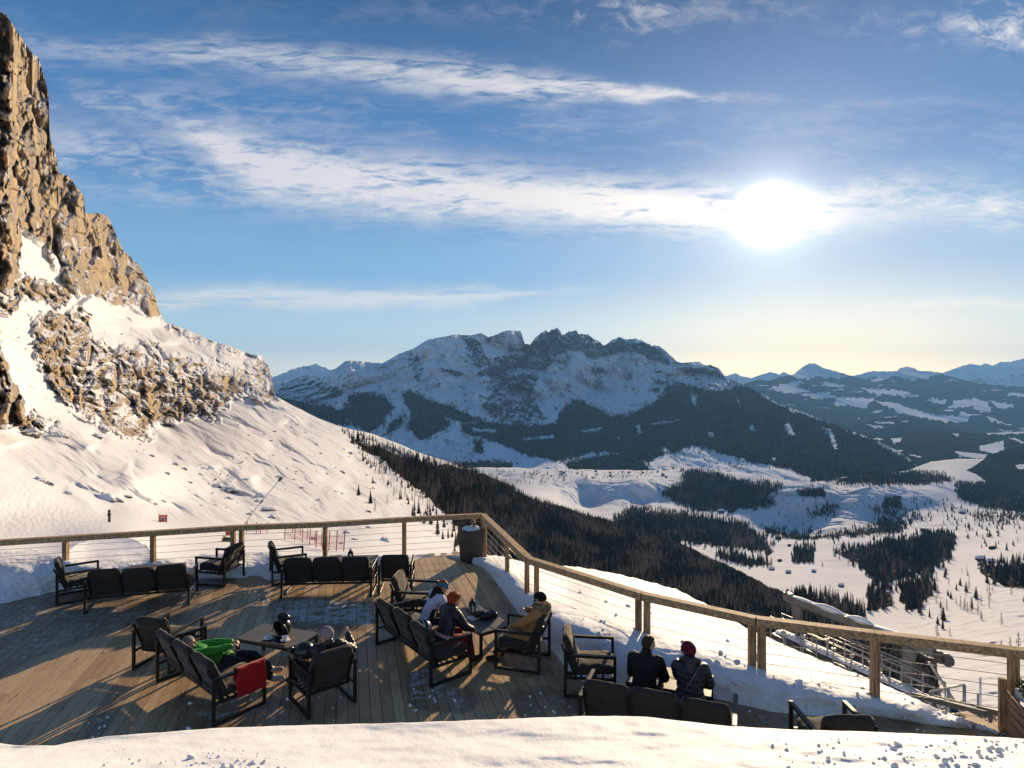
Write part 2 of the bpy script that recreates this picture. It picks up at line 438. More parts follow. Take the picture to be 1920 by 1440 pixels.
class Sheet:
    """a stretch of terrain between two sight lines, at the distances given by depth"""
    def __init__(s, name, x0, x1, nx, top, bot, ny, depth, mat, disp=None, rough=None, rock=None, wood=None, back=(), tpow=1.0, kind='structure', ease=False):
        px = np.linspace(x0, x1, nx)
        tp = np.interp(px, [p[0] for p in top], [p[1] for p in top])
        if rough is not None: tp = tp + rough(px)
        bt = np.interp(px, [p[0] for p in bot], [p[1] for p in bot])
        bt = np.maximum(bt, tp + 2)
        tt = np.linspace(0, 1, ny) ** tpow
        s.px, s.top, s.bot, s.tt, s.tpow = px, tp, bt, tt, tpow
        ts = tp
        if ease:                                 # steps of the skyline die out a little way down the face
            q = np.exp(-.5 * (np.arange(-60, 61) * (px[1] - px[0]) / 26.0) ** 2) if px[1] - px[0] > .5 else np.ones(1)
            pad = len(q) // 2; ts = np.convolve(np.pad(tp, pad, mode='edge'), q / q.sum(), mode='valid')
        PX = np.repeat(px[None, :], ny, 0); PY = ts[None] + (bt - ts)[None] * tt[:, None] + (tp - ts)[None] * np.maximum(0, 1 - tt[:, None] / .13) ** 2
        s.top = ts
        D = depth(PX, PY)
        def pts(D):
            return np.stack([(PX - CX) / F * D, D, H - (PY - HY) / F * D], -1)
        P = pts(D)
        rk = rock(PX, PY, P) if rock else np.zeros_like(PX)
        wd = wood(PX, PY, P) if wood else np.zeros_like(PX)
        if disp is not None:
            D = D + disp(PX, PY, P, rk, wd); P = pts(D)
        s.P = P; s.D = D
        rows = [P]; RK = [rk]; WD = [wd]
        for kd, dz in back:                      # the far side, falling away behind the skyline
            q = P[0] * 1.0
            q = q + np.stack([q[:, 0] * kd, q[:, 1] * kd, np.full(nx, -dz)], -1)
            rows.insert(0, q[None]); RK.insert(0, rk[:1]); WD.insert(0, wd[:1])
        V = np.concatenate(rows, 0); n2 = V.shape[0]
        ii = np.arange(n2 - 1)[:, None] * nx + np.arange(nx - 1)[None]
        Fq = np.stack([ii, ii + nx, ii + nx + 1, ii + 1], -1).reshape(-1, 4)
        s.ob = mesh_np(name, V.reshape(-1, 3), Fq, mat, attrs={'rock': np.concatenate(RK, 0), 'wood': np.concatenate(WD, 0)})
        if kind: s.ob['kind'] = kind
    def at(s, px, py):
        """surface points under photo directions"""
        px = np.asarray(px, float); py = np.asarray(py, float)
        u = (px - s.px[0]) / (s.px[-1] - s.px[0]) * (len(s.px) - 1)
        tp = np.interp(px, s.px, s.top); bt = np.interp(px, s.px, s.bot)
        v = np.clip((py - tp) / (bt - tp), 0, 1) ** (1 / s.tpow) * (len(s.tt) - 1)
        u = np.clip(u, 0, len(s.px) - 1.001); v = np.clip(v, 0, len(s.tt) - 1.001)
        i = u.astype(int); j = v.astype(int); fu = (u - i)[..., None]; fv = (v - j)[..., None]
        P = s.P
        return (P[j, i] * (1 - fu) + P[j, i + 1] * fu) * (1 - fv) + (P[j + 1, i] * (1 - fu) + P[j + 1, i + 1] * fu) * fv

def softpolys(PX, PY, polys, jit=6.0, jscale=18.0, soft=4.0, seed=0):
    jx = fbm(PX / jscale, PY / jscale, oct=4, seed=seed) * jit; jy = fbm(PX / jscale, PY / jscale, oct=4, seed=seed + 5) * jit * .6
    d = np.full(PX.shape, -1e9)
    for p in polys:
        p = np.array(p, float); x0, y0 = p.min(0) - 30; x1, y1 = p.max(0) + 30
        m = (PX > x0) & (PX < x1) & (PY > y0) & (PY < y1)
        if m.any():
            d[m] = np.maximum(d[m], polydist(PX[m] + jx[m], PY[m] + jy[m], [tuple(a) for a in p]))
    return sstep(-soft, soft, d)

# ------------------------------------------------------------------ A: the near mountainside
A_top = [(-60, -20), (0, 20), (12, 28), (35, 62), (46, 82), (72, 110), (85, 150), (92, 180), (90, 215), (95, 262), (108, 300), (108, 322), (128, 330), (157, 366), (160, 400),
         (166, 400), (185, 399), (202, 405), (218, 440), (232, 470), (265, 502), (285, 540), (298, 580), (308, 604), (332, 612), (362, 622), (400, 640), (440, 652), (470, 664), (492, 668),
         (500, 680), (511, 705), (514, 740), (530, 750), (560, 766), (600, 786), (650, 803), (700, 814), (740, 829), (790, 850), (850, 869), (900, 888), (940, 905), (1000, 938), (1060, 958), (1150, 985), (1240, 1013),
         (1300, 1040), (1370, 1072), (1440, 1112), (1480, 1127), (1540, 1150), (1600, 1167), (1640, 1195), (1760, 1260)]
A_bot = [(-60, 1062), (0, 1060), (300, 1066), (600, 1066), (900, 1066), (1000, 1120), (1200, 1190), (1400, 1270), (1640, 1330), (1760, 1345)]
A_ctl = [(-60, 1062, 16), (0, 1060, 16), (0, 1040, 18), (0, 990, 34), (0, 940, 46), (0, 900, 58), (0, 820, 95), (0, 760, 118), (0, 640, 150), (0, 570, 190), (0, 400, 222), (0, 200, 235), (0, 20, 245), (-60, 0, 220), (-60, 500, 180), (-60, 900, 52),
         (100, 1055, 16.5), (100, 1000, 32), (200, 960, 64), (250, 1060, 16.5), (230, 1020, 19), (250, 900, 92), (200, 830, 150), (150, 720, 240), (60, 780, 140), (60, 650, 195), (150, 600, 330), (140, 520, 370), (100, 350, 370), (60, 300, 295), (80, 150, 350), (60, 480, 275),
         (300, 1003, 40), (300, 970, 76), (300, 880, 132), (280, 812, 275), (280, 700, 370), (250, 600, 480), (200, 540, 470), (200, 420, 520), (160, 450, 440), (300, 600, 600), (380, 780, 400), (440, 760, 460), (360, 700, 450),
         (450, 1064, 17.5), (450, 1020, 45), (450, 985, 84), (450, 900, 185), (450, 820, 315), (430, 700, 540), (400, 650, 620), (512, 742, 560), (505, 690, 700),
         (600, 1064, 18.5), (600, 1020, 60), (600, 960, 135), (600, 880, 285), (600, 800, 520), (650, 805, 580),
         (700, 1064, 22), (750, 1000, 125), (700, 900, 370), (700, 830, 620), (820, 1060, 60), (800, 1020, 130), (800, 960, 290), (800, 900, 540), (800, 857, 740),
         (900, 1070, 90), (900, 1030, 320), (900, 960, 560), (900, 892, 850), (1000, 1130, 120), (1000, 1070, 440), (1000, 1000, 720), (1000, 942, 1000), (1100, 1170, 150), (1100, 1090, 520), (1100, 1000, 880), (1150, 988, 1050),
         (1250, 1200, 260), (1250, 1115, 590), (1250, 1040, 920), (1245, 1016, 1100), (1400, 1260, 260), (1400, 1170, 580), (1400, 1090, 860), (1300, 1042, 1060), (1550, 1290, 260), (1550, 1215, 520), (1500, 1160, 680), (1450, 1118, 820), (1600, 1170, 660), (1700, 1320, 230), (1740, 1255, 400)]
A_dep = RBF(A_ctl, smooth=0.004)
towers = [[(-80, -60), (0, -20), (75, 50), (125, 140), (130, 250), (140, 300), (190, 360), (260, 440), (335, 600), (280, 592), (245, 575), (215, 572), (180, 560), (150, 555), (115, 520), (70, 450), (40, 430), (40, 500), (30, 540), (-80, 545)],
          [(-80, 630), (8, 640), (16, 690), (40, 735), (52, 800), (25, 800), (-80, 790)]]
rockband = [[(60, 590), (150, 575), (180, 640), (230, 650), (290, 640), (330, 668), (400, 672), (440, 690), (480, 664), (505, 670), (524, 710), (526, 748), (470, 746), (445, 742), (432, 765), (402, 772), (405, 786), (372, 780), (330, 788), (288, 790), (284, 826), (250, 826), (200, 806), (150, 770), (100, 730), (70, 670)],
            [(300, 596), (345, 612), (420, 640), (470, 660), (420, 668), (360, 640), (310, 620)],
            [(-80, 540), (40, 520), (120, 530), (150, 560), (100, 575), (60, 560), (30, 585), (-80, 590)], [(55, 770), (110, 800), (60, 812), (40, 800)]]
ledges = [[(45, 432), (70, 445), (120, 500), (112, 512), (70, 478), (40, 450)], [(100, 480), (118, 470), (132, 500), (110, 505)]]
def A_rock(PX, PY, P):
    r = softpolys(PX, PY, towers, 14, 30, 8, 1) * .66
    r = np.maximum(r, softpolys(PX, PY, rockband, 22, 35, 12, 2) * .60)
    foot = sstep(-26, 0, polydist(PX, PY, rockband[0])) * sstep(40, 4, polydist(PX, PY, rockband[0])) * sstep(690, 740, PY)
    r = r + .20 * foot * (r > .2)
    r *= 1 - .8 * softpolys(PX, PY, ledges, 6, 20, 4, 3)
    n = fbm(PX / 60, PY / 45, oct=3, seed=31) + .8 * fbm((PX + PY * .5) / 22, (PY - PX * .9) / 50, oct=3, seed=33)
    r = np.clip(r + .24 * n * (r > .1), 0, 1)
    spots = sstep(.42, .62, fbm(PX / 9, PY / 5, oct=3, seed=41)) * sstep(.0, .35, fbm(PX / 90, PY / 60, oct=2, seed=44)) * (PY > 600) * sstep(60, 200, P[..., 1])
    return np.maximum(r, .62 * spots)
A_forest = [[(655, 822), (700, 834), (742, 850), (800, 868), (850, 874), (880, 880), (935, 900), (1005, 938), (1060, 952), (1150, 980), (1245, 1000), (1300, 1030), (1370, 1062), (1440, 1100), (1480, 1115), (1540, 1140), (1600, 1150), (1760, 1240), (1760, 1360), (1400, 1300), (1000, 1120), (940, 1060), (905, 1035), (870, 1000), (825, 955), (795, 925), (752, 892), (715, 862), (680, 838)]]
def A_wood(PX, PY, P):
    return softpolys(PX, PY, A_forest, 14, 40, 8, 5) * .9
def A_disp(PX, PY, P, rk, wd):
    x, y, z = P[..., 0], P[..., 1], P[..., 2]
    steep = sstep(.05, .5, rk)
    tow = softpolys(PX, PY, towers, 4, 30, 10, 1)
    s = P[..., 1] / 350.0
    wx = PX + 14 * fbm(PX / 40, PY / 40, oct=3, seed=601); wy = PY + 18 * fbm(PX / 40, PY / 40, oct=3, seed=607)
    def blocks(a, b, seed):                      # fractured faces: smooth facets broken by steps
        n = pnoise(wx / a, wy / b, None, seed) * 2.2
        return np.floor(n) + sstep(.30, .70, n - np.floor(n)) - n * .35
    big = (ridged(wx / 62, wy / 120, None, 4, 3) - .55) * 24 * tow
    mid = (blocks(30, 60, 613) * 3.6 + blocks(11, 20, 617) * 1.1 + (ridged(wx / 8, wy / 24, None, 4, 9) - .5) * 1.8) * tow
    def buttress(x, br, amp):                    # faces turned to the eye that break off to the right
        o = np.zeros_like(x)
        for a, b in zip(br, br[1:]):
            f = (x - a) / (b - a); o = o - amp * (b - a) * np.where((f > 0) & (f < 1), np.where(f < .74, f / .74, (1 - f) / .26), 0)
        return o
    stp = 26 * pnoise(np.round(wy / 41) * .73, wx / 120, None, 661) + 12 * pnoise(np.round(wy / 19) * .61, wx / 60, None, 663)
    mid = mid + buttress(wx + stp * .5, [-60, -10, 34, 72, 106, 160, 200, 238, 310], .50) * tow + buttress(wx + .22 * wy + stp * 1.4, [-40, 20, 60, 88, 118, 140, 176, 190, 226, 262, 300, 340, 400, 440, 470], .16) * tow
    ledge = (buttress(wx - .25 * wy + 30 * fbm(PX / 50, PY / 30, oct=2, seed=651), list(range(-300, 480, 34)), .30) + blocks(70, 15, 621) * 4.5 + blocks(21, 12, 623) * 2.4 + blocks(9, 7, 627) * .9 + (ridged(wx / 26, wy / 30, None, 5, 21) - .5) * 11) * steep * (1 - tow)
    strata = ledge
    # wind-drifted gullies that run down the fall line, right and downward in view
    u = (PX * .88 + PY * .47); v = (-PX * .47 + PY * .88) + 10 * fbm(PX / 70, PY / 50, oct=2, seed=631)
    g = fbm(u / 260, v / 46, oct=4, seed=52)
    g2 = ridged(u / 230, v / 64, oct=2, seed=57)
    g3 = fbm(u / 46, v / 9, oct=4, seed=63)
    far = sstep(38, 110, y)
    drift = (g * 24 + (g2 - .6) * 30 * sstep(.0, .3, fbm(PX / 130, PY / 60, oct=2, seed=641) + .12) + g3 * 4.0) * far * s * (1 - .7 * steep)
    nearb = fbm(x / 5, y / 5, oct=5, seed=71) * .5 * sstep(18, 40, y) * (1 - far)
    tracks = fbm(PX / 9, PY / 4.5, oct=3, seed=77) * .35 * softpolys(PX, PY, [[(-60, 915), (60, 905), (130, 945), (230, 985), (230, 1010), (-60, 1010)]], 12, 30, 14, 7) * y / 50
    return big + mid + strata + drift + nearb + tracks
m_slope = terrain_mat('snow_slope', (.30, .255, .215), (.42, .335, .25), (.022, .017, .013), (.045, .034, .026), .11, rock_tan=(.53, .395, .24), snow=(.71, .71, .73), bumpd=.7, snow_bump=.10, strata=(1, 1, .5))
SA = Sheet('hillside', -60, 1760, 1500, A_top, A_bot, 520, A_dep, m_slope, A_disp,
           rough=lambda x: (fbm(x / 7, x * 0 + .5, oct=4, seed=3) * 5) * ((x < 318) | ((x > 470) & (x < 515))) + fbm(x / 30, x * 0 + 2.5, oct=3, seed=8) * 1.5,
           ease=True, rock=A_rock, wood=A_wood, back=((.02, 3), (.12, 40), (.45, 320)))

# ------------------------------------------------------------------ B: the valley floor with fields and groves
B_top = [(820, 880), (940, 878), (1000, 881), (1240, 884), (1290, 880), (1420, 892), (1500, 905), (1560, 899), (1600, 893), (1700, 885), (1745, 868), (1800, 863), (1850, 862), (1990, 862)]
B_bot = [(820, 960), (940, 970), (1060, 1010), (1150, 1040), (1300, 1100), (1450, 1180), (1600, 1260), (1990, 1400)]
B_ctl = [(820, 880, 3300), (820, 960, 1400), (940, 880, 3200), (950, 905, 2700), (950, 970, 1100), (1000, 885, 3100), (1000, 940, 1500), (1060, 950, 1900), (1060, 1010, 1350), (1150, 990, 1300), (1150, 1040, 1050),
         (1100, 884, 3100), (1100, 893, 2560), (1100, 900, 2480), (1100, 950, 2250), (1200, 886, 3000), (1200, 893, 2560), (1210, 945, 2200), (1250, 950, 2150), (1245, 1016, 1150), (1300, 1042, 1090), (1300, 1100, 950), (1290, 885, 2900),
         (1250, 975, 1750), (1300, 960, 2150), (1330, 985, 1800), (1330, 910, 2600), (1420, 900, 2500), (1420, 965, 2060), (1480, 930, 2120), (1500, 995, 1960), (1550, 915, 2230), (1550, 906, 2300), (1560, 900, 2600), (1620, 905, 2300), (1650, 985, 1900), (1700, 886, 2900), (1700, 905, 2350), (1750, 958, 1950), (1760, 905, 2500),
         (1800, 866, 4300), (1800, 880, 3600), (1850, 864, 4600), (1745, 872, 3900), (1840, 930, 2500), (1900, 950, 2200), (1990, 870, 4000), (1990, 950, 2100),
         (1400, 1002, 1800), (1400, 1022, 1480), (1400, 1060, 1120), (1450, 1114, 800), (1450, 1180, 800), (1500, 1050, 1220), (1600, 1010, 1520), (1600, 1060, 1120), (1600, 1100, 900), (1600, 1168, 640), (1600, 1260, 440),
         (1700, 1050, 1080), (1700, 1110, 800), (1800, 1000, 1440), (1800, 1060, 930), (1800, 1150, 560), (1800, 1220, 400), (1920, 1000, 1300), (1920, 1100, 620), (1920, 1200, 390), (1920, 1300, 260), (1990, 1400, 190), (1990, 1150, 480), (1700, 1260, 360), (1720, 1190, 530)]
B_dep = RBF(B_ctl, smooth=0.002)
SPR, LAR = 'spruce', 'larch'
B_for = [  # polygon, tree height, density, share of larch
    ([(1285, 880), (1330, 885), (1400, 905), (1470, 912), (1440, 930), (1455, 945), (1380, 958), (1310, 960), (1270, 945), (1240, 925), (1280, 905)], 15, .9, .25),
    ([(1185, 950), (1260, 962), (1330, 968), (1400, 984), (1420, 1003), (1440, 1018), (1452, 1035), (1445, 1042), (1410, 1032), (1340, 1025), (1290, 1020), (1200, 1000), (1140, 985)], 16, .9, .25),
    ([(1345, 1038), (1400, 1044), (1450, 1054), (1449, 1063), (1400, 1060), (1352, 1052)], 15, 1, .1),
    ([(1485, 1034), (1505, 1028), (1526, 1022), (1528, 1055), (1490, 1058)], 17, 1, .1),
    ([(1558, 1034), (1610, 1030), (1660, 1017), (1700, 1012), (1740, 1000), (1782, 998), (1790, 1020), (1785, 1045), (1755, 1065), (1700, 1086), (1670, 1092), (1640, 1094), (1608, 1060)], 15, 1, .12),
    ([(1683, 1099), (1710, 1090), (1745, 1080), (1752, 1115), (1730, 1135), (1708, 1152), (1692, 1132)], 15, 1, .1),
    ([(1622, 1114), (1645, 1100), (1666, 1095), (1676, 1140), (1632, 1150)], 15, 1, .3),
    ([(1470, 1118), (1500, 1112), (1550, 1122), (1622, 1142), (1618, 1162), (1540, 1155)], 14, 1, .4),
    ([(1520, 898), (1580, 893), (1700, 884), (1762, 889), (1790, 905), (1700, 911), (1600, 908)], 15, .9, .1),
    ([(1790, 908), (1850, 905), (1990, 914), (1990, 964), (1900, 960), (1840, 952), (1795, 932)], 16, .9, .1),
    ([(1425, 985), (1480, 1000), (1560, 1002), (1640, 986), (1660, 975), (1700, 985), (1690, 1000), (1590, 1008), (1500, 1015), (1440, 1002)], 14, .55, .2),
    ([(1640, 953), (1720, 960), (1735, 975), (1690, 990), (1640, 985)], 14, .3, .1),
    ([(1820, 962), (1990, 970), (1990, 986), (1830, 979)], 15, .45, .1),
    ([(1828, 1064), (1870, 1058), (1990, 1050), (1990, 1112), (1885, 1102), (1842, 1082)], 14, .6, .3),
    ([(1495, 919), (1548, 917), (1546, 933), (1500, 933)], 14, .8, .1),
    ([(1515, 957), (1575, 948), (1560, 973), (1515, 969)], 13, .4, .1),
    ([(1655, 938), (1690, 936), (1688, 956), (1655, 953)], 14, .8, .1),
    ([(930, 880), (1240, 881), (1250, 896), (1180, 902), (940, 900)], 13, .06, .1),
    ([(940, 890), (1060, 888), (1080, 904), (950, 910)], 13, .10, .3),
    ([(1240, 965), (1290, 960), (1290, 985), (1250, 985)], 15, .6, .1),
    ([(1400, 1000), (1500, 985), (1560, 1005), (1500, 1022), (1430, 1020)], 13, .08, .2),
]
B_sparse = [([(1690, 1075), (1830, 1060), (1990, 1085), (1990, 1260), (1840, 1240), (1760, 1205), (1700, 1150)], 12, .045, .6), ([(1450, 1005), (1880, 988), (1960, 1050), (1760, 1090), (1460, 1066)], 12, .012, .2), ([(1740, 1095), (1860, 1085), (1880, 1150), (1780, 1180)], 11, .07, .75),
            ([(1700, 930), (1960, 968), (1960, 1000), (1700, 985)], 14, .07, .2), ([(1400, 905), (1640, 905), (1700, 950), (1500, 990), (1420, 970)], 10, .02, .2), ([(1700, 985), (1930, 985), (1930, 1050), (1700, 1030)], 13, .025, .2)]
def B_wood(PX, PY, P):
    w = softpolys(PX, PY, [p for p, h, d, l in B_for if d > .5], 12, 14, 6, 15) * .60
    w = np.maximum(w, softpolys(PX, PY, A_forest, 10, 40, 6, 5) * .9)
    brush = sstep(.2, .55, fbm(PX / 12, PY / 5, oct=4, seed=91)) * softpolys(PX, PY, [[(1410, 935), (1500, 905), (1700, 905), (1690, 980), (1500, 1000)], [(990, 900), (1280, 900), (1270, 950), (1100, 955)], [(1690, 1130), (1990, 1150), (1990, 1350), (1700, 1300)], [(1690, 1070), (1880, 1080), (1850, 1180), (1720, 1160)]], 10, 30, 12, 19)
    return np.maximum(w, .43 * brush)
def B_disp(PX, PY, P, rk, wd):
    x, y, z = P[..., 0], P[..., 1], P[..., 2]
    kn = softpolys(PX, PY, [[(1410, 935), (1500, 905), (1700, 905), (1690, 980), (1500, 1000)], [(990, 897), (1280, 897), (1270, 950), (1080, 955)]], 10, 30, 12, 19)
    right = softpolys(PX, PY, [[(1690, 1090), (1990, 1100), (1990, 1400), (1690, 1300)]], 10, 30, 30, 19)
    return fbm(x / 260, y / 260, oct=5, seed=24) * 60 * sstep(600, 1500, y) + ridged(x / 90, y / 130, oct=4, seed=29) * 40 * kn + fbm(x / 18, y / 18, oct=4, seed=35) * 6.0 * right
m_valley = terrain_mat('valley_snow', (.2, .19, .18), (.28, .25, .22), (.022, .019, .015), (.045, .036, .028), .03, bumpd=1.5, snow_bump=.25)
SB = Sheet('valley_floor', 820, 1990, 900, B_top, B_bot, 420, B_dep, m_valley, B_disp, rough=lambda x: fbm(x / 40, x * 0 + .5, oct=4, seed=13) * 2.5, wood=B_wood, back=((.05, 20), (.3, 260)), tpow=1.5)

# ------------------------------------------------------------------ C: the great massif across the valley
C_top = [(470, 742), (500, 730), (516, 722), (545, 712), (575, 704), (583, 704), (603, 709), (618, 700), (634, 687), (648, 677), (658, 676), (682, 678), (700, 680), (716, 681), (723, 678), (749, 663), (775, 654), (792, 643), (802, 637), (838, 630), (855, 627), (869, 628), (883, 629), (900, 624), (916, 632), (931, 627), (944, 621), (950, 620),
         (976, 620), (979, 629), (984, 645), (994, 645), (1004, 633), (1014, 624), (1022, 619), (1030, 622), (1034, 618), (1044, 615), (1051, 620), (1054, 629), (1066, 622), (1080, 620), (1085, 626), (1103, 626), (1108, 633), (1119, 637), (1132, 647), (1137, 645), (1147, 637), (1163, 633), (1176, 635), (1194, 635), (1210, 641), (1223, 648), (1236, 649), (1246, 656),
         (1259, 668), (1270, 678), (1278, 680), (1311, 678), (1322, 685), (1332, 684), (1348, 691), (1358, 704), (1382, 717), (1399, 724), (1431, 737), (1461, 758), (1509, 774), (1551, 791), (1597, 809), (1630, 821), (1666, 836), (1702, 857), (1718, 873), (1760, 900)]
C_bot = [(470, 800), (560, 830), (700, 880), (800, 910), (900, 930), (1500, 930), (1600, 918), (1760, 912)]
C_ctl = [(470, 742, 6200), (516, 722, 6400), (583, 704, 6600), (516, 780, 4600), (600, 760, 5200), (600, 830, 3600), (640, 685, 6400), (650, 740, 5600), (700, 760, 5000), (690, 810, 4300), (716, 684, 6500), (750, 740, 5600), (730, 800, 4500), (760, 860, 3800), (792, 650, 6800), (830, 720, 6000), (860, 640, 7000), (880, 760, 5400), (850, 800, 4800), (850, 860, 3900), (830, 910, 3000),
         (950, 628, 7200), (930, 700, 6500), (985, 652, 7300), (990, 740, 6000), (980, 790, 5300), (1000, 860, 3900), (1000, 920, 2800), (1040, 625, 7400), (1040, 690, 6900), (1080, 740, 6500), (1100, 790, 5400), (1100, 630, 7300), (1130, 770, 6000), (1130, 700, 6900), (1150, 850, 4100), (1150, 920, 2900), (1180, 640, 7200), (1200, 720, 6500), (1220, 770, 5400), (1260, 680, 6600), (1250, 740, 5700), (1270, 800, 4700),
         (1311, 682, 6500), (1340, 720, 5800), (1300, 850, 3700), (1300, 920, 2800), (1382, 722, 6000), (1400, 790, 4600), (1400, 870, 3400), (1431, 740, 5700), (1509, 777, 5200), (1480, 840, 4000), (1540, 900, 3000), (1551, 793, 5000), (1597, 812, 4700), (1580, 870, 3500), (1666, 838, 4300), (1640, 890, 3300), (1718, 876, 3700), (1760, 905, 3300)]
C_dep = RBF(C_ctl, smooth=0.004)
C_rockp = [[(1000, 640), (1015, 618), (1050, 612), (1090, 618), (1135, 648), (1160, 632), (1210, 640), (1250, 660), (1262, 690), (1215, 672), (1180, 660), (1140, 668), (1110, 672), (1060, 655), (1030, 690), (1010, 700), (990, 680), (975, 640)],
           [(950, 655), (985, 650), (1015, 700), (1000, 740), (1030, 790), (970, 795), (930, 790), (900, 760), (925, 730), (900, 690), (930, 680)], [(860, 630), (900, 640), (930, 690), (950, 740), (930, 760), (890, 690)], [(760, 668), (790, 665), (800, 700), (795, 726), (775, 710)], [(820, 690), (860, 690), (880, 705), (850, 712)],
           [(1110, 675), (1140, 690), (1145, 705), (1110, 700)], [(1165, 705), (1190, 700), (1190, 728), (1170, 722)], [(1230, 690), (1270, 700), (1240, 740), (1215, 730)], [(1280, 690), (1330, 685), (1360, 705), (1340, 730), (1300, 722)], [(516, 724), (583, 706), (610, 716), (660, 735), (640, 760), (560, 780), (516, 760)]]
C_wood_p = [[(655, 742), (690, 737), (722, 746), (737, 762), (716, 792), (692, 812), (664, 797), (640, 775)], [(752, 738), (772, 735), (800, 748), (822, 768), (842, 790), (834, 805), (790, 826), (766, 802), (772, 772)], [(735, 792), (762, 774), (748, 802), (718, 818)],
            [(800, 748), (850, 765), (905, 790), (870, 792), (820, 775)], [(866, 794), (905, 792), (960, 797), (1035, 796), (1060, 765), (1078, 748), (1110, 762), (1150, 780), (1175, 780), (1232, 752), (1258, 716), (1290, 722), (1340, 735), (1384, 722), (1402, 728), (1470, 765), (1560, 797), (1640, 828), (1712, 868), (1730, 900), (1560, 912), (1480, 880), (1420, 868), (1300, 836), (1282, 842), (1205, 866), (1150, 846), (1100, 850), (1050, 866), (985, 852), (940, 832), (900, 820), (862, 808)],
            [(500, 740), (560, 770), (600, 790), (660, 800), (640, 770), (580, 755)], [(1058, 868), (1110, 858), (1160, 852), (1205, 866), (1216, 884), (1130, 889), (1070, 880)], [(868, 866), (960, 868), (960, 882), (870, 884)], [(886, 832), (902, 826), (906, 850), (890, 850)]]
C_clear = [[(1085, 806), (1130, 801), (1130, 807), (1092, 812)], [(980, 821), (1040, 815), (1037, 822), (985, 826)], [(1192, 800), (1200, 796), (1204, 812), (1195, 816)], [(1324, 811), (1336, 809), (1342, 821), (1330, 820)], [(1220, 793), (1275, 786), (1278, 790), (1225, 797)], [(1150, 820), (1164, 818), (1162, 824)], [(1470, 795), (1478, 790), (1486, 802), (1490, 818), (1476, 815)], [(1540, 800), (1560, 806), (1572, 842), (1562, 842), (1556, 820)], [(1404, 800), (1412, 795), (1418, 808), (1408, 810)], [(1240, 840), (1250, 838), (1252, 848), (1242, 848)], [(1442, 860), (1455, 858), (1452, 866)], [(1295, 734), (1310, 742), (1303, 762), (1298, 755)], [(1250, 700), (1265, 720), (1255, 724)], [(1372, 728), (1390, 760), (1386, 762)], [(880, 802), (930, 806), (928, 812), (890, 810)]]
def C_rock(PX, PY, P):
    r = softpolys(PX, PY, C_rockp, 14, 22, 7, 101) * .62; r = np.maximum(r, softpolys(PX, PY, C_rockp[:2], 8, 14, 5, 102) * .74)
    crest = np.interp(PX[0], [p[0] for p in C_top], [p[1] for p in C_top])[None]
    r = np.maximum(r, .5 * sstep(8, 0, PY - crest))
    x, y, z = P[..., 0], P[..., 1], P[..., 2]
    vein = ridged(PX / 16 - PY / 26, PY / 40 + PX / 90, oct=4, seed=111)
    return np.clip(np.maximum.reduce([r + .25 * fbm(PX / 30, PY / 18, oct=3, seed=107) * (r > .1), .58 * sstep(.58, .80, vein) * sstep(-.3, .2, fbm(PX / 80, PY / 40, oct=2, seed=114)), .56 * sstep(.60, .84, ridged((PX + .35 * PY) / 8, PY / 30, None, 3, 117)) * sstep(.0, .3, fbm(PX / 50, PY / 30, oct=2, seed=119))]), 0, 1)
def C_wood(PX, PY, P):
    w = .6 * softpolys(PX, PY, C_wood_p, 26, 20, 9.0, 121) + .4 * softpolys(PX, PY, C_wood_p, 12, 7, 3.0, 122)
    w = w * (1 - softpolys(PX, PY, C_clear, 9, 8, 2.5, 127))
    st = sstep(.35, .7, ridged(PX / 9 + PY / 20, PY / 26, oct=3, seed=131)) * .25
    fr = .46 * sstep(.15, .5, fbm(PX / 10, PY / 5, oct=4, seed=133)) * sstep(720, 790, PY)
    return np.clip(np.maximum(w - st * sstep(760, 715, PY), fr) * .95, 0, 1)
def C_disp(PX, PY, P, rk, wd):
    x, y, z = P[..., 0], P[..., 1], P[..., 2]
    hi = sstep(800, 700, PY)
    return (ridged(x / 520, z / 620 + y / 1800, y / 2500, 5, 141) - .55) * 520 * (.25 + hi) + (ridged(x / 130, z / 190, y / 400, 4, 147) - .5) * 150 * (.2 + rk + .3 * hi) + fbm(x / 400, z / 300, oct=4, seed=151) * 160 + (ridged((PX + .25 * PY) / 11, PY / 42, None, 3, 157) - .5) * 110 * sstep(.3, .6, rk) + (ridged((PX - .5 * PY) / 34, PY / 80, None, 3, 159) - .5) * 130 * hi
m_massif = terrain_mat('massif', (.13, .12, .115), (.22, .175, .145), (.016, .021, .019), (.028, .030, .026), .007, bumpd=16, snow=(.80, .81, .83), snow_bump=.45, strata=(1, 1, .30), wood_gap=.55)
SCm = Sheet('mountain_massif', 470, 1760, 1400, C_top, C_bot, 330, C_dep, m_massif, C_disp,
           rough=lambda x: fbm(x / 6, x * 0 + .5, oct=4, seed=23) * (1.2 + 2.2 * ((x > 985) & (x < 1240))), rock=C_rock, wood=C_wood, back=((.03, 60), (.15, 500), (.4, 1400)))

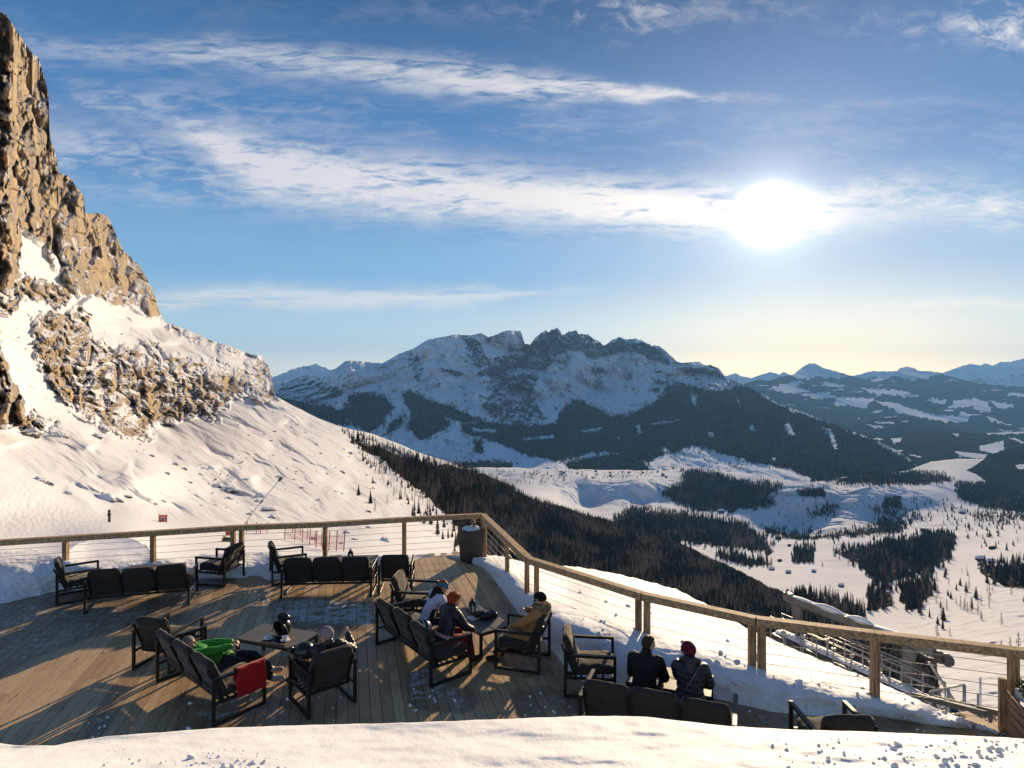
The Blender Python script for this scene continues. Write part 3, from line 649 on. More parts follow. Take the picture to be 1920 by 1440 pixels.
# ------------------------------------------------------------------ D: lower wooded ranges to the right
def wood_fn(woods, clear, base=0.0, seed=0, jit=8, streaks=False):
    def f(PX, PY, P):
        w = np.maximum(softpolys(PX, PY, woods, jit, 20, 2.5, seed) if woods else np.zeros(PX.shape), base)
        streak = sstep(.28, .42, fbm(PX / 34, PY / 4.2, oct=3, seed=seed + 3)) * (fbm(PX / 90, PY / 30, oct=2, seed=seed + 4) > .02) if streaks else 0
        w = w * (1 - streak)
        return np.clip(w * (1 - softpolys(PX, PY, clear, jit * 1.5, 9, 1.5, seed + 9)), 0, 1) * .95
    return f
m_range = terrain_mat('wooded_range', (.16, .16, .17), (.2, .19, .18), (.010, .014, .014), (.018, .021, .019), .004, bumpd=25, snow_bump=.4, wood_gap=.30)
D1_top = [(1340, 745), (1400, 718), (1421, 712), (1443, 714), (1461, 707), (1488, 702), (1505, 688), (1518, 681), (1527, 681), (1545, 690), (1567, 696), (1597, 705), (1621, 712), (1645, 706), (1669, 700), (1681, 697), (1687, 690), (1700, 687), (1715, 690), (1721, 695), (1745, 696), (1769, 702), (1805, 712), (1835, 719), (1854, 721), (1920, 725), (2010, 728)]
D1_clear = [[(1478, 704), (1500, 690), (1520, 678), (1550, 690), (1590, 706), (1575, 711), (1530, 706), (1515, 712), (1495, 709)], [(1630, 714), (1660, 702), (1690, 690), (1720, 692), (1760, 700), (1742, 710), (1700, 708), (1670, 706), (1650, 716)], [(1445, 728), (1470, 718), (1500, 713), (1510, 718), (1490, 724), (1520, 733), (1480, 738), (1460, 735)], [(1545, 715), (1585, 722), (1578, 727), (1550, 724)], [(1500, 738), (1560, 736), (1552, 741), (1590, 747), (1530, 748)],
            [(1615, 728), (1680, 731), (1715, 738), (1690, 741), (1630, 738)], [(1600, 745), (1640, 747), (1620, 765), (1560, 757), (1570, 748)], [(1635, 750), (1680, 756), (1740, 775), (1790, 780), (1810, 770), (1816, 790), (1780, 792), (1740, 785), (1690, 775)], [(1695, 742), (1722, 742), (1722, 745), (1696, 745)], [(1778, 765), (1790, 752), (1830, 746), (1855, 757), (1862, 772), (1840, 774), (1820, 762)], [(1855, 752), (1890, 756), (1905, 762), (1880, 768)], [(1800, 770), (1820, 778), (1810, 786)], [(1780, 710), (1800, 714), (1780, 714)], [(1850, 780), (1880, 790), (1886, 796), (1850, 786)], [(1740, 748), (1775, 750), (1770, 758), (1750, 756)], [(1890, 735), (1920, 738), (1915, 745), (1890, 742)]]
D1 = RBF([(1340, 745, 12500), (1400, 720, 13000), (1520, 684, 14500), (1620, 713, 14000), (1700, 689, 14500), (1800, 713, 13500), (2010, 728, 13500), (1450, 740, 11500), (1550, 745, 11500), (1500, 800, 8800), (1650, 760, 10800), (1750, 750, 11300), (1880, 760, 10800), (1600, 810, 8600), (1750, 800, 9000), (1900, 805, 8800), (2010, 760, 11000), (2010, 830, 8000), (1400, 800, 8500), (1750, 850, 7500)], smooth=.004)
def D_disp(a, b, seed):
    def f(PX, PY, P, rk, wd):
        x, y, z = P[..., 0], P[..., 1], P[..., 2]
        return (ridged(x / a, z / (a * .6), y / (a * 6), 4, seed) - .5) * b * .45 + fbm(x / a * 1.7, z / a * 2.0, None, 3, seed + 1) * b * .4
    return f
Sheet('far_hills', 1340, 2010, 560, D1_top, [(1340, 800), (1600, 840), (2010, 850)], 170, D1, m_range, D_disp(1400, 700, 161), rough=lambda x: fbm(x / 9, x * 0 + .5, oct=3, seed=33) * .8,
      rock=lambda PX, PY, P: .35 * (PY < 725), wood=wood_fn([[(1300, 700), (2030, 690), (2030, 860), (1300, 860)]], D1_clear, 0, 171, 7, True), back=((.05, 200), (.3, 900)))
D2_top = [(1540, 812), (1600, 800), (1642, 785), (1680, 783), (1715, 785), (1763, 791), (1793, 803), (1830, 815), (1880, 820)]
Sheet('middle_hill', 1540, 1880, 260, D2_top, [(1540, 840), (1880, 850)], 60, RBF([(1540, 812, 7400), (1640, 787, 8000), (1715, 787, 8000), (1880, 820, 7300), (1540, 840, 6200), (1700, 840, 6400), (1880, 850, 6000)]), m_range, D_disp(900, 400, 163),
      rough=lambda x: fbm(x / 8, x * 0 + .5, oct=3, seed=35) * .8, wood=wood_fn([[(1500, 700), (1900, 700), (1900, 860), (1500, 860)]], [[(1615, 785), (1632, 786), (1630, 788), (1616, 788)], [(1640, 790), (1675, 791), (1680, 794), (1650, 795)], [(1690, 790), (1706, 788), (1700, 792)], [(1620, 795), (1640, 797), (1660, 802), (1640, 803)]], 0, 173, 4), back=((.05, 80), (.3, 700)))
D2b_top = [(1600, 838), (1640, 822), (1657, 818), (1690, 812), (1718, 809), (1763, 808), (1800, 812), (1854, 812), (1920, 809), (2010, 807)]
Sheet('wooded_ridge', 1600, 2010, 320, D2b_top, [(1600, 885), (1720, 895), (2010, 895)], 90, RBF([(1600, 838, 5600), (1657, 820, 6200), (1763, 810, 6500), (1920, 811, 6500), (2010, 808, 6500), (1600, 885, 4000), (1720, 870, 4500), (1720, 895, 4000), (1880, 870, 4600), (2010, 895, 4000)]), m_range, D_disp(700, 300, 165),
      rough=lambda x: fbm(x / 7, x * 0 + .5, oct=3, seed=37) * .9, wood=wood_fn([[(1500, 700), (2030, 700), (2030, 900), (1500, 900)]], [[(1628, 819), (1655, 823), (1650, 826)], [(1670, 822), (1696, 820), (1690, 824), (1678, 834), (1674, 826)], [(1672, 842), (1692, 845), (1690, 848)], [(1696, 848), (1728, 857), (1725, 859)], [(1786, 811), (1800, 813), (1796, 819)], [(1850, 810), (1920, 809), (1920, 812), (1855, 815)], [(1838, 835), (1880, 827), (1884, 840), (1868, 852), (1840, 845)], [(1890, 818), (1920, 828), (1918, 833), (1900, 824)], [(1790, 846), (1850, 852), (1846, 860), (1800, 857)]], 0, 175, 4), back=((.05, 80), (.3, 500)))
D3_top = [(1740, 900), (1793, 891), (1823, 876), (1860, 851), (1899, 839), (1920, 836), (2010, 828)]
Sheet('dark_hill', 1740, 2010, 240, D3_top, [(1740, 918), (1800, 925), (2010, 930)], 90, RBF([(1740, 900, 3100), (1823, 876, 3700), (1899, 839, 4200), (2010, 828, 4300), (1740, 918, 2800), (1850, 920, 2800), (2010, 930, 2600), (1920, 880, 3400)]), m_range, D_disp(500, 200, 167),
      rough=lambda x: fbm(x / 6, x * 0 + .5, oct=3, seed=39) * 1.0, wood=wood_fn([[(1500, 700), (2030, 700), (2030, 940), (1500, 940)]], [[(1905, 872), (1925, 868), (1925, 880), (1908, 880)]], 0, 177, 4), back=((.05, 60), (.3, 400)))

# ------------------------------------------------------------------ E: far snowy ranges
m_far = terrain_mat('far_range', (.16, .16, .18), (.22, .21, .21), (.02, .03, .03), (.03, .03, .03), .0015, bumpd=60, snow_bump=.6)
def far(name, top, ybot, d, x0, x1, seed, wood=0.0):
    Sheet(name, x0, x1, 260, top, [(x0, ybot), (x1, ybot)], 60, lambda PX, PY: d * (1 - .10 * (PY - 690) / 70.0), m_far, D_disp(d / 12, d / 14, seed), rough=lambda x: fbm(x / 8, x * 0 + .5, oct=4, seed=seed) * 2.2,
          rock=lambda PX, PY, P: np.full(PX.shape, .3), wood=(lambda PX, PY, P: np.full(PX.shape, wood)) if wood else None, back=((.05, 300), (.2, 1500)))
far('distant_peaks', [(480, 722), (513, 707), (526, 702), (536, 698), (548, 692), (570, 687), (583, 685), (592, 682), (603, 688), (610, 688), (617, 694), (627, 692), (640, 697), (700, 712)], 760, 15500, 480, 700, 191)
far('distant_range', [(1700, 708), (1751, 697), (1769, 699), (1793, 690), (1820, 682), (1835, 685), (1847, 682), (1860, 685), (1878, 679), (1893, 679), (1920, 672), (2010, 668)], 760, 19500, 1700, 2010, 193)
far('distant_ridge', [(1560, 712), (1612, 702), (1630, 696), (1681, 696), (1740, 706), (1800, 714), (1920, 700), (2010, 690)], 745, 17500, 1560, 2010, 195, .4)
far('distant_hills', [(1340, 712), (1366, 703), (1378, 700), (1393, 706), (1409, 709), (1443, 697), (1461, 702), (1470, 698), (1482, 703), (1520, 712), (1560, 716)], 740, 18500, 1340, 1560, 197, .3)

# ------------------------------------------------------------------ the plain under everything, out to the horizon
gx = np.concatenate([-np.geomspace(90000, 200, 30), np.geomspace(200, 90000, 30)])
gy = np.concatenate([[-3000, -500], np.geomspace(100, 120000, 60)])
GX, GY = np.meshgrid(gx, gy)
GZ = -1320 + fbm(GX / 4000, GY / 4000, oct=4, seed=201) * 30
nx = len(gx); ii = np.arange(len(gy) - 1)[:, None] * nx + np.arange(nx - 1)[None]
o = mesh_np('ground', np.stack([GX, GY, GZ], -1).reshape(-1, 3), np.stack([ii, ii + 1, ii + nx + 1, ii + nx], -1).reshape(-1, 4), m_far, attrs={'rock': np.zeros(GX.shape), 'wood': np.full(GX.shape, .5)})
o['kind'] = 'structure'
# ------------------------------------------------------------------ conifers
def tree_mat(name, a, b, snow=0.0):
    m, t, p = material(name)
    co = t.new('ShaderNodeTexCoord').outputs['Object']
    inf = t.new('ShaderNodeObjectInfo')
    n = t.noise(co, 1.1, 4)
    v = t.m('ADD', t.m('MULTIPLY', n, .7), t.m('MULTIPLY', inf.outputs['Random'], .45))
    c = t.mix(t.ss(v, .3, .8), a + (1,), b + (1,))
    if snow:
        geo = t.new('ShaderNodeNewGeometry'); sp = t.new('ShaderNodeSeparateXYZ'); t.l.new(geo.outputs['Normal'], sp.inputs[0])
        c = t.mix(t.m('MULTIPLY', t.ss(t.m('ADD', sp.outputs[2], t.m('MULTIPLY', n, .5)), .85, 1.15), snow), c, (.8, .8, .83, 1))
    t.put(p.inputs['Base Color'], c); p.inputs['Roughness'].default_value = .9; p.inputs['Specular IOR Level'].default_value = .05
    return m
m_bark = pmat('bark', (.07, .05, .04), .9, spec=.05, bump=0)
m_spruce = tree_mat('spruce_needles', (.026, .033, .024), (.088, .092, .07), .30)
m_larch = tree_mat('larch_twigs', (.085, .062, .047), (.22, .16, .115), .16)

def spruce_bm(seed, h=1.0, w=.17):
    r = random.Random(seed); bm = bmesh.new()
    b_tube(bm, [(0, 0, -.06), (0, 0, .12), (0, 0, .9)], [.016, .013, .003], 5, 0)
    n = 13
    for i in range(n):
        f = i / (n - 1.0)
        z = .08 + .84 * f; rad = w * (1 - f) ** .82 * r.uniform(.82, 1.12) + .012
        k = 9 if f < .6 else 6; a0 = r.uniform(0, 6)
        top = bm.verts.new((r.uniform(-.006, .006), r.uniform(-.006, .006), z + .085 * (1 - .4 * f)))
        ring = []
        for j in range(k * 2):
            a = a0 + math.pi * j / k
            q = rad * (r.uniform(.8, 1.15) if j % 2 == 0 else r.uniform(.3, .52))
            ring.append(bm.verts.new((q * math.cos(a), q * math.sin(a), z - (.052 if j % 2 == 0 else .015) * (1 - .5 * f) * r.uniform(.6, 1.3))))
        for j in range(len(ring)):
            fc = bm.faces.new((top, ring[j], ring[(j + 1) % len(ring)])); fc.material_index = 1
    return bm
def larch_bm(seed, w=.15):
    r = random.Random(seed); bm = bmesh.new()
    b_tube(bm, [(0, 0, -.06), (r.uniform(-.01, .01), 0, .5), (0, 0, 1.0)], [.015, .010, .002], 5, 0)
    for i in range(58):
        f = (i / 58.0) ** .9
        z = .10 + .86 * f; L = w * (1 - f) ** .8 * r.uniform(.7, 1.2) + .012; a = r.uniform(0, 2 * math.pi)
        d = Vector((math.cos(a), math.sin(a), 0)); s = Vector((-d.y, d.x, 0))
        p0 = Vector((0, 0, z)); p1 = p0 + d * L * .55 + Vector((0, 0, -.012)); p2 = p0 + d * L + Vector((0, 0, r.uniform(-.02, .03)))
        ww = .009 + .010 * (1 - f)
        va = [bm.verts.new(p0 + s * .002), bm.verts.new(p1 + s * ww + Vector((0, 0, .006))), bm.verts.new(p2), bm.verts.new(p1 - s * ww - Vector((0, 0, .006)))]
        fc = bm.faces.new(va); fc.material_index = 1
        for q in (-1, 1):
            e = p1 + (d * .5 + s * q) * ww * 3.2 + Vector((0, 0, r.uniform(-.025, .012)))
            vb = [bm.verts.new(p1 - d * .012), bm.verts.new(p1 + d * .016), bm.verts.new(e)]
            fc = bm.faces.new(vb); fc.material_index = 1
    return bm
TREE = {}
def proto_mesh(kind, i):
    bm = spruce_bm(100 + i, w=(.17, .14, .20)[i]) if kind == SPR else larch_bm(200 + i, w=(.15, .18, .13)[i])
    bmesh.ops.recalc_face_normals(bm, faces=bm.faces[:])
    me = bpy.data.meshes.new(kind); bm.to_mesh(me); bm.free()
    me.materials.append(m_bark); me.materials.append(m_spruce if kind == SPR else m_larch)
    return me
for kd in (SPR, LAR): TREE[kd] = [proto_mesh(kd, i) for i in range(3)]

pts = {SPR: [], LAR: []}     # (x, y, z, height, zone)
def scatter(sheet, poly, hgt, dens, larch, zone, hvar=.35, seed=0, soft=10, lar_noise=True, edge=5):
    rng = np.random.default_rng(seed)
    xs = [p[0] for p in poly]; ys = [p[1] for p in poly]
    X0, X1 = max(min(xs), -40), min(max(xs), 1975)
    ns = max(1, int((X1 - X0) / 45))
    for k_ in range(ns):
        _scatter(sheet, poly, hgt, dens, larch, zone, hvar, rng, soft, lar_noise, edge, X0 + (X1 - X0) * k_ / ns, X0 + (X1 - X0) * (k_ + 1) / ns)
def _scatter(sheet, poly, hgt, dens, larch, zone, hvar, rng, soft, lar_noise, edge, x0, x1):
    ys = [p[1] for p in poly]; y0, y1 = min(ys), max(ys)
    # rows from the far edge to the near one, spacing following the apparent tree height
    y = y0
    while y < y1:
        hp = hgt * F / float(sheet.at(np.array([(x0 + x1) / 2]), np.array([y]))[0, 1])
        hp = max(hp, 2.2)
        stepx = max(.26 * hp, 1.0); n = int((x1 - x0) / stepx) + 1
        if dens < .3:
            n = rng.poisson((x1 - x0) * .22 * hp / (.30 * hp * hp * .22) * dens * .7)
            px = rng.uniform(x0, x1, n)
        else:
            px = x0 + (np.arange(n) + rng.uniform(-.5, .5, n)) * stepx
        py = y + rng.uniform(-.13, .13, n) * hp
        jx = fbm(px / 22, py / 14, oct=3, seed=7) * soft
        jy = fbm(px / 9, py / 6, oct=2, seed=11) * soft * .7
        ins = rng.uniform(0, 1, n) < sstep(-edge, edge, polydist(px + jx + jy, py + jx * .5 + jy * .4, poly))
        if zone == 'hill': ins &= rng.uniform(0, 1, n) < .45 + sstep(-.5, .0, fbm(px / 26, py / 10, oct=3, seed=37))
        if zone == 'grove': ins &= rng.uniform(0, 1, n) < .25 + sstep(-.38, .05, fbm(px / 20, py / 9, oct=3, seed=29))
        if zone == 'massif': ins &= rng.uniform(0, 1, n) < sstep(-.42, .12, fbm(px / 16, py / 8, oct=3, seed=23))
        if dens >= .3: ins &= rng.uniform(0, 1, n) < dens
        if n and ins.any():
            px = px[ins]; py = py[ins]; P = sheet.at(px, py); m = len(px)
            hh = hgt * (1 + hvar * rng.uniform(-1, 1, m)) * (1 + .18 * fbm(px / 40, py / 20, oct=2, seed=3))
            lp = larch + (1.3 * fbm(px / 60, py / 30, oct=3, seed=17) if lar_noise else 0)
            isl = rng.uniform(0, 1, m) < lp
            for k in range(m):
                pts[LAR if isl[k] else SPR].append((P[k, 0], P[k, 1], P[k, 2], hh[k], zone, px[k], py[k]))
        y += max(.17 * hp, .8)
scatter(SA, A_forest[0], 8.5, .93, .5, 'hill', seed=1, soft=22, edge=9)
# the thin upper fringe on open snow
scatter(SA, [(640, 806), (700, 822), (780, 852), (800, 925), (850, 985), (900, 1030), (880, 1050), (820, 1010), (760, 950), (690, 880)], 4.6, .24, .3, 'fringe', seed=2)
scatter(SA, [(790, 965), (850, 985), (905, 1035), (905, 1055), (800, 1050), (740, 1005)], 5, .05, .2, 'fringe', seed=3)
scatter(SA, [(700, 900), (800, 940), (830, 1000), (760, 1010), (640, 940)], 4, .03, .2, 'fringe', seed=5)
for i, (poly, h, d, l) in enumerate(B_for): scatter(SB, poly, h, d, l, 'grove', seed=20 + i, soft=14, edge=8)
for i, (poly, h, d, l) in enumerate(B_sparse): scatter(SB, poly, h, d, l, 'field', seed=60 + i, soft=6)
for i, poly in enumerate(C_wood_p): scatter(SCm, poly, 24, .62 if i != 5 else .4, .12, 'massif', seed=80 + i, soft=18, edge=7, lar_noise=False)
# clearings on the massif stay open
def in_clear(p):
    return p[4] == 'massif' and any(polydist(np.array([p[5]]), np.array([p[6]]), c)[0] > random.uniform(-2.5, 2.5) for c in C_clear if abs(c[0][0] - p[5]) < 70)
for kd in (SPR, LAR): pts[kd] = [p for p in pts[kd] if not in_clear(p)]

LBL = {(SPR, 'hill'): 'dark green spruce in the dense wood on the hillside below the terrace', (LAR, 'hill'): 'bare brown larch in the dense wood on the hillside below the terrace',
       (SPR, 'fringe'): 'small spruce on open snow at the upper edge of the hillside wood', (LAR, 'fringe'): 'small bare larch on open snow at the upper edge of the hillside wood',
       (SPR, 'grove'): 'dark spruce standing in a grove on the snowy valley floor', (LAR, 'grove'): 'bare brown larch standing in a grove on the snowy valley floor',
       (SPR, 'field'): 'lone dark spruce standing free on the open snowfields of the valley', (LAR, 'field'): 'lone bare larch standing free on the open snowfields of the valley'}
def gn_forest(name, P, proto):
    n = len(P); me = bpy.data.meshes.new(name)
    me.vertices.add(n); me.vertices.foreach_set('co', np.array([p[:3] for p in P], np.float32).ravel())
    me.attributes.new('size', 'FLOAT', 'POINT').data.foreach_set('value', np.array([p[3] for p in P], np.float32))
    me.attributes.new('turn', 'FLOAT', 'POINT').data.foreach_set('value', RNG.uniform(0, 6.28, n).astype(np.float32))
    o = link(bpy.data.objects.new(name, me)); o['kind'] = 'stuff'
    g = bpy.data.node_groups.new(name, 'GeometryNodeTree')
    g.interface.new_socket('Geometry', in_out='INPUT', socket_type='NodeSocketGeometry'); g.interface.new_socket('Geometry', in_out='OUTPUT', socket_type='NodeSocketGeometry')
    gi = g.nodes.new('NodeGroupInput'); go = g.nodes.new('NodeGroupOutput')
    ip = g.nodes.new('GeometryNodeInstanceOnPoints'); oi = g.nodes.new('GeometryNodeObjectInfo')
    oi.inputs['Object'].default_value = proto; oi.inputs['As Instance'].default_value = True
    def na(nm):
        a = g.nodes.new('GeometryNodeInputNamedAttribute'); a.data_type = 'FLOAT'; a.inputs['Name'].default_value = nm; return a.outputs[0]
    cx = g.nodes.new('ShaderNodeCombineXYZ'); g.links.new(na('turn'), cx.inputs[2])
    er = g.nodes.new('FunctionNodeEulerToRotation'); g.links.new(cx.outputs[0], er.inputs[0])
    g.links.new(gi.outputs[0], ip.inputs['Points']); g.links.new(oi.outputs['Geometry'], ip.inputs['Instance'])
    g.links.new(er.outputs[0], ip.inputs['Rotation']); g.links.new(na('size'), ip.inputs['Scale'])
    g.links.new(ip.outputs[0], go.inputs[0])
    md = o.modifiers.new('forest', 'NODES'); md.node_group = g
    return o
for kd in (SPR, LAR):
    L = pts[kd]
    L.sort(key=lambda p: -p[3] / p[1])
    cand = [p for p in L if -20 < p[5] < 1940 and p[4] != 'massif' and not (p[4] == 'hill' and p[6] > np.interp(p[5], [920, 1060, 1270, 1420, 1640, 1760], [1040, 1075, 1118, 1200, 1290, 1340]))]
    near = cand[:290]; ids = set(map(id, near))
    first = []
    for i, p in enumerate(near):
        o = bpy.data.objects.new(kd, TREE[kd][i % 3]); link(o)
        o.location = p[:3]; o.rotation_euler = (0, 0, random.uniform(0, 6.28)); o.scale = (p[3],) * 3
        props(o, LBL[(kd, p[4])], 'tree', {'hill': 'trees of the hillside wood', 'fringe': 'small trees at the edge of the wood', 'grove': 'trees of the valley groves', 'field': 'lone trees on the valley snow'}[p[4]] + (' - larch' if kd == LAR else ' - spruce'))
        if i < 3: first.append(o)
    rest = [p for p in L if id(p) not in ids]
    for k in range(3):
        sub = rest[k::3]
        if sub: gn_forest(kd + '_forest', sub, first[k])
    print(kd, len(L))
# ------------------------------------------------------------------ terrace deck
def deck_mat():
    m, t, b = material('deck_boards')
    co = t.new('ShaderNodeTexCoord').outputs['Object']
    tone = t.attr('tone'); fr = t.attr('frost')
    rot = t.scale(co, (1, 1, 1), rot=(0, 0, -math.atan2(.265, 1)))
    g = t.noise(t.scale(rot, (26, 1.6, 1)), 2.0, 6, .62, .4)
    kn = t.noise(t.scale(rot, (9, 2.2, 1)), 1.3, 3, .5)
    c = t.mix(tone, (.44, .28, .135, 1), (.66, .45, .24, 1))
    c = t.mix(t.ss(g, .35, .7), c, t.mix(.34, c, (.10, .065, .042, 1)))
    c = t.mix(t.m('MULTIPLY', t.ss(kn, .64, .74), .8), c, (.075, .045, .028, 1))
    stain = t.noise(co, 1.1, 5, .6); c = t.mix(t.m('MULTIPLY', t.ss(stain, .52, .74), .4), c, (.20, .105, .055, 1))
    wet = t.noise(co, .8, 5, .6); wm = t.m('MULTIPLY', t.ss(t.m('ADD', t.m('MULTIPLY', fr, .5), wet), .62, .8), .5)
    c = t.mix(wm, c, (.085, .062, .05, 1))
    f1 = t.noise(t.scale(rot, (1.0, 1.8, 1)), 4.5, 7, .72, .8); f2 = t.noise(co, 26, 4, .7)
    fl = t.m('ADD', t.m('MULTIPLY_ADD', fr, .47, -.435), t.m('ADD', t.m('MULTIPLY', f1, .9), t.m('MULTIPLY', f2, .22)))
    fm = t.m('MULTIPLY', t.ss(fl, .52, .63), t.m('MULTIPLY_ADD', t.noise(co, 60, 2), .8, .25))
    c = t.mix(fm, c, (.70, .69, .70, 1))
    t.put(b.inputs['Base Color'], c)
    t.put(b.inputs['Roughness'], t.mix(wm, .55, .42, kind='FLOAT')); b.inputs['Specular IOR Level'].default_value = .5
    bp = t.new('ShaderNodeBump'); bp.inputs['Strength'].default_value = .6; bp.inputs['Distance'].default_value = .0007
    t.put(bp.inputs['Height'], t.m('ADD', g, t.m('MULTIPLY', fm, 4.0))); t.put(b.inputs['Normal'], bp.outputs[0])
    return m
m_deck = deck_mat()
m_dark = pmat('deck_underside', (.012, .009, .007), .95, bump=0)
RAIL = [(-60, 1017), (0, 1012.5), (287, 995), (445, 985), (610, 979), (758, 970), (905, 962.5)]
RAIL2 = [(905, 962.5), (992, 1045)]
RAIL3 = [(992, 1045), (1205, 1111), (1418, 1157), (1640, 1184), (1902, 1215), (2010, 1228)]
RH = 1.05
rl = [G(x, y, RH) for x, y in RAIL]; r2 = [G(x, y, RH) for x, y in RAIL2]; r3 = [G(x, y, RH) for x, y in RAIL3]
rl[0] = rl[1] + (rl[1] - rl[2]).normalized() * 3.0
edge = [rl[0], rl[-1]] + r3 + [r3[-1] + Vector((2, -1.2, 0)), Vector((8, 2.5, 0)), Vector((-14, 2.5, 0)), Vector((-14, 11.5, 0))]
cxy = Vector((-2, 8, 0)); edge2 = [(p.x + (p.x - cxy.x) * .035, p.y + (p.y - cxy.y) * .035) for p in edge]
dirv = Vector((-.265, 1, 0)).normalized(); sdv = Vector((dirv.y, -dirv.x, 0))
frost_px = [([(-40, 1090), (130, 1100), (330, 1140), (360, 1170), (230, 1190), (120, 1215), (-40, 1290)], .8), ([(120, 1130), (400, 1120), (420, 1160), (240, 1200)], .7), ([(500, 1125), (560, 1112), (700, 1122), (722, 1150), (690, 1182), (560, 1180), (505, 1165)], 1.0), ([(440, 1118), (510, 1116), (500, 1140), (450, 1140)], .7),
            ([(755, 1255), (800, 1240), (850, 1275), (890, 1300), (880, 1335), (760, 1325)], .95), ([(330, 1290), (470, 1290), (600, 1340), (560, 1370), (330, 1372)], .8), ([(170, 1330), (220, 1320), (200, 1390), (150, 1390)], .8), ([(960, 1290), (1090, 1290), (1090, 1345), (960, 1345)], .8), ([(1180, 1250), (1500, 1320), (1720, 1330), (1800, 1375), (1400, 1370)], .7), ([(930, 1080), (990, 1180), (1050, 1270), (1010, 1270), (900, 1090)], .6), ([(240, 1085), (480, 1070), (470, 1110), (380, 1120), (250, 1110)], .6), ([(590, 1290), (660, 1300), (650, 1350), (590, 1355)], .5)]
V = []; Fq = []; tone = []; fro = []
pw, gap = .148, .007
rr = random.Random(3)
for i in range(-130, 95):
    x0 = i * pw; seg0 = rr.uniform(-4, 0)
    s = -22 + seg0
    while s < 24:
        L = rr.choice((3.6, 4.0, 4.0, 4.4)); e = s + L - .006
        a = s
        tn = rr.random(); zz = rr.uniform(-.0015, .0005); tw = rr.uniform(-.0005, .0005)
        n = 12
        base = len(V); ok = False; col = []
        for k in range(n + 1):
            u = s + (e - s) * k / n
            p = dirv * u + sdv * (x0 + pw / 2) + Vector((0, 8, 0)); col.append((p.x, p.y))
        ins = inpoly(np.array([c[0] for c in col]), np.array([c[1] for c in col]), edge2)
        for k in range(n):
            if not (ins[k] or ins[k + 1]): continue
            q = []
            for u, dx_ in ((k, gap / 2), (k, pw - gap / 2), (k + 1, pw - gap / 2), (k + 1, gap / 2)):
                uu = s + (e - s) * u / n
                p = dirv * uu + sdv * (x0 + dx_) + Vector((0, 8, 0)); q.append(p)
            for dz in (0, -.03):
                for j, p in enumerate(q): V.append((p.x, p.y, zz + dz + (tw if j in (1, 2) else -tw))); tone.append(tn); fro.append(0)
            b0 = len(V) - 8
            Fq += [(b0, b0 + 1, b0 + 2, b0 + 3), (b0, b0 + 3, b0 + 7, b0 + 4), (b0 + 1, b0 + 5, b0 + 6, b0 + 2)]
            if k == 0: Fq.append((b0, b0 + 4, b0 + 5, b0 + 1))
            if k == n - 1: Fq.append((b0 + 2, b0 + 6, b0 + 7, b0 + 3))
        s += L
V = np.array(V); yv = np.maximum(V[:, 1], .5)
vpx = CX + F * V[:, 0] / yv; vpy = HY + F * H / yv
fr = np.zeros(len(V))
for poly, k in frost_px: fr = np.maximum(fr, k * sstep(-14, 16, polydist(vpx, vpy, poly)))
o = mesh_np('deck', V, Fq, m_deck, smooth=False, attrs={'tone': tone, 'frost': fr}); props(o, kind='structure')
bm = bmesh.new(); f = bm.faces.new([bm.verts.new((x, y, -.04)) for x, y in edge2]); bmesh.ops.extrude_face_region(bm, geom=[f])
for v in bm.verts:
    if v.index < 0: pass
bm.verts.ensure_lookup_table()
for v in bm.verts[len(edge2):]: v.co.z = -.6
props(bm_obj('deck_base', bm, m_dark), kind='structure')

# ------------------------------------------------------------------ snow on and round the terrace
def snow_mat(name, base=(.87, .865, .87), scale=9.0, bd=.02, dirt=0.0, glint=False):
    m, t, b = material(name)
    co = t.new('ShaderNodeTexCoord').outputs['Object']
    n = t.noise(co, scale, 7, .62); n2 = t.noise(co, scale * 14, 3, .6)
    c = t.mix(t.ss(t.noise(co, 1.3, 4), .3, .7), base + (1,), tuple(x * .95 for x in base) + (1,))
    if dirt:
        c = t.mix(t.m('MULTIPLY', t.ss(t.noise(co, 3.2, 6, .7), .55, .75), dirt), c, (.42, .38, .35, 1))
        c = t.mix(t.m('MULTIPLY', t.ss(t.noise(co, 30, 3, .7), .66, .72), dirt * 1.3), c, (.2, .17, .14, 1))
    t.put(b.inputs['Base Color'], c); b.inputs['Roughness'].default_value = .62; b.inputs['Specular IOR Level'].default_value = .22
    b.inputs['Subsurface Weight'].default_value = .0
    bp = t.new('ShaderNodeBump'); bp.inputs['Strength'].default_value = .8; bp.inputs['Distance'].default_value = bd
    t.put(bp.inputs['Height'], t.m('ADD', n, t.m('MULTIPLY', n2, .22)))
    nn = bp.outputs[0]
    if glint:
        b2 = t.new('ShaderNodeBump'); b2.inputs['Strength'].default_value = .55; b2.inputs['Distance'].default_value = .0016
        t.put(b2.inputs['Height'], t.noise(co, 420, 2, .8)); t.put(b2.inputs['Normal'], nn); nn = b2.outputs[0]
    t.put(b.inputs['Normal'], nn)
    return m
m_bank = snow_mat('packed_snow', scale=6, bd=.03, dirt=.30)
def zbank(ctl, smooth=2e-5):
    return RBF([(x, y, F * (H - z) / (y - HY)) for x, y, z in ctl], smooth=smooth)
LB_top = [(-60, 1034), (0, 1036), (60, 1030), (110, 1040), (150, 1018), (190, 1008), (235, 1006), (275, 1022), (292, 1046), (340, 1048), (370, 1040), (480, 1036), (600, 1042), (700, 1044), (770, 1040), (870, 1042), (912, 1046)]
LB_bot = [(-60, 1146), (0, 1135), (60, 1122), (105, 1113), (150, 1110), (250, 1091), (330, 1086), (480, 1083), (500, 1092), (560, 1080), (640, 1072), (720, 1066), (790, 1050), (870, 1053), (912, 1058)]
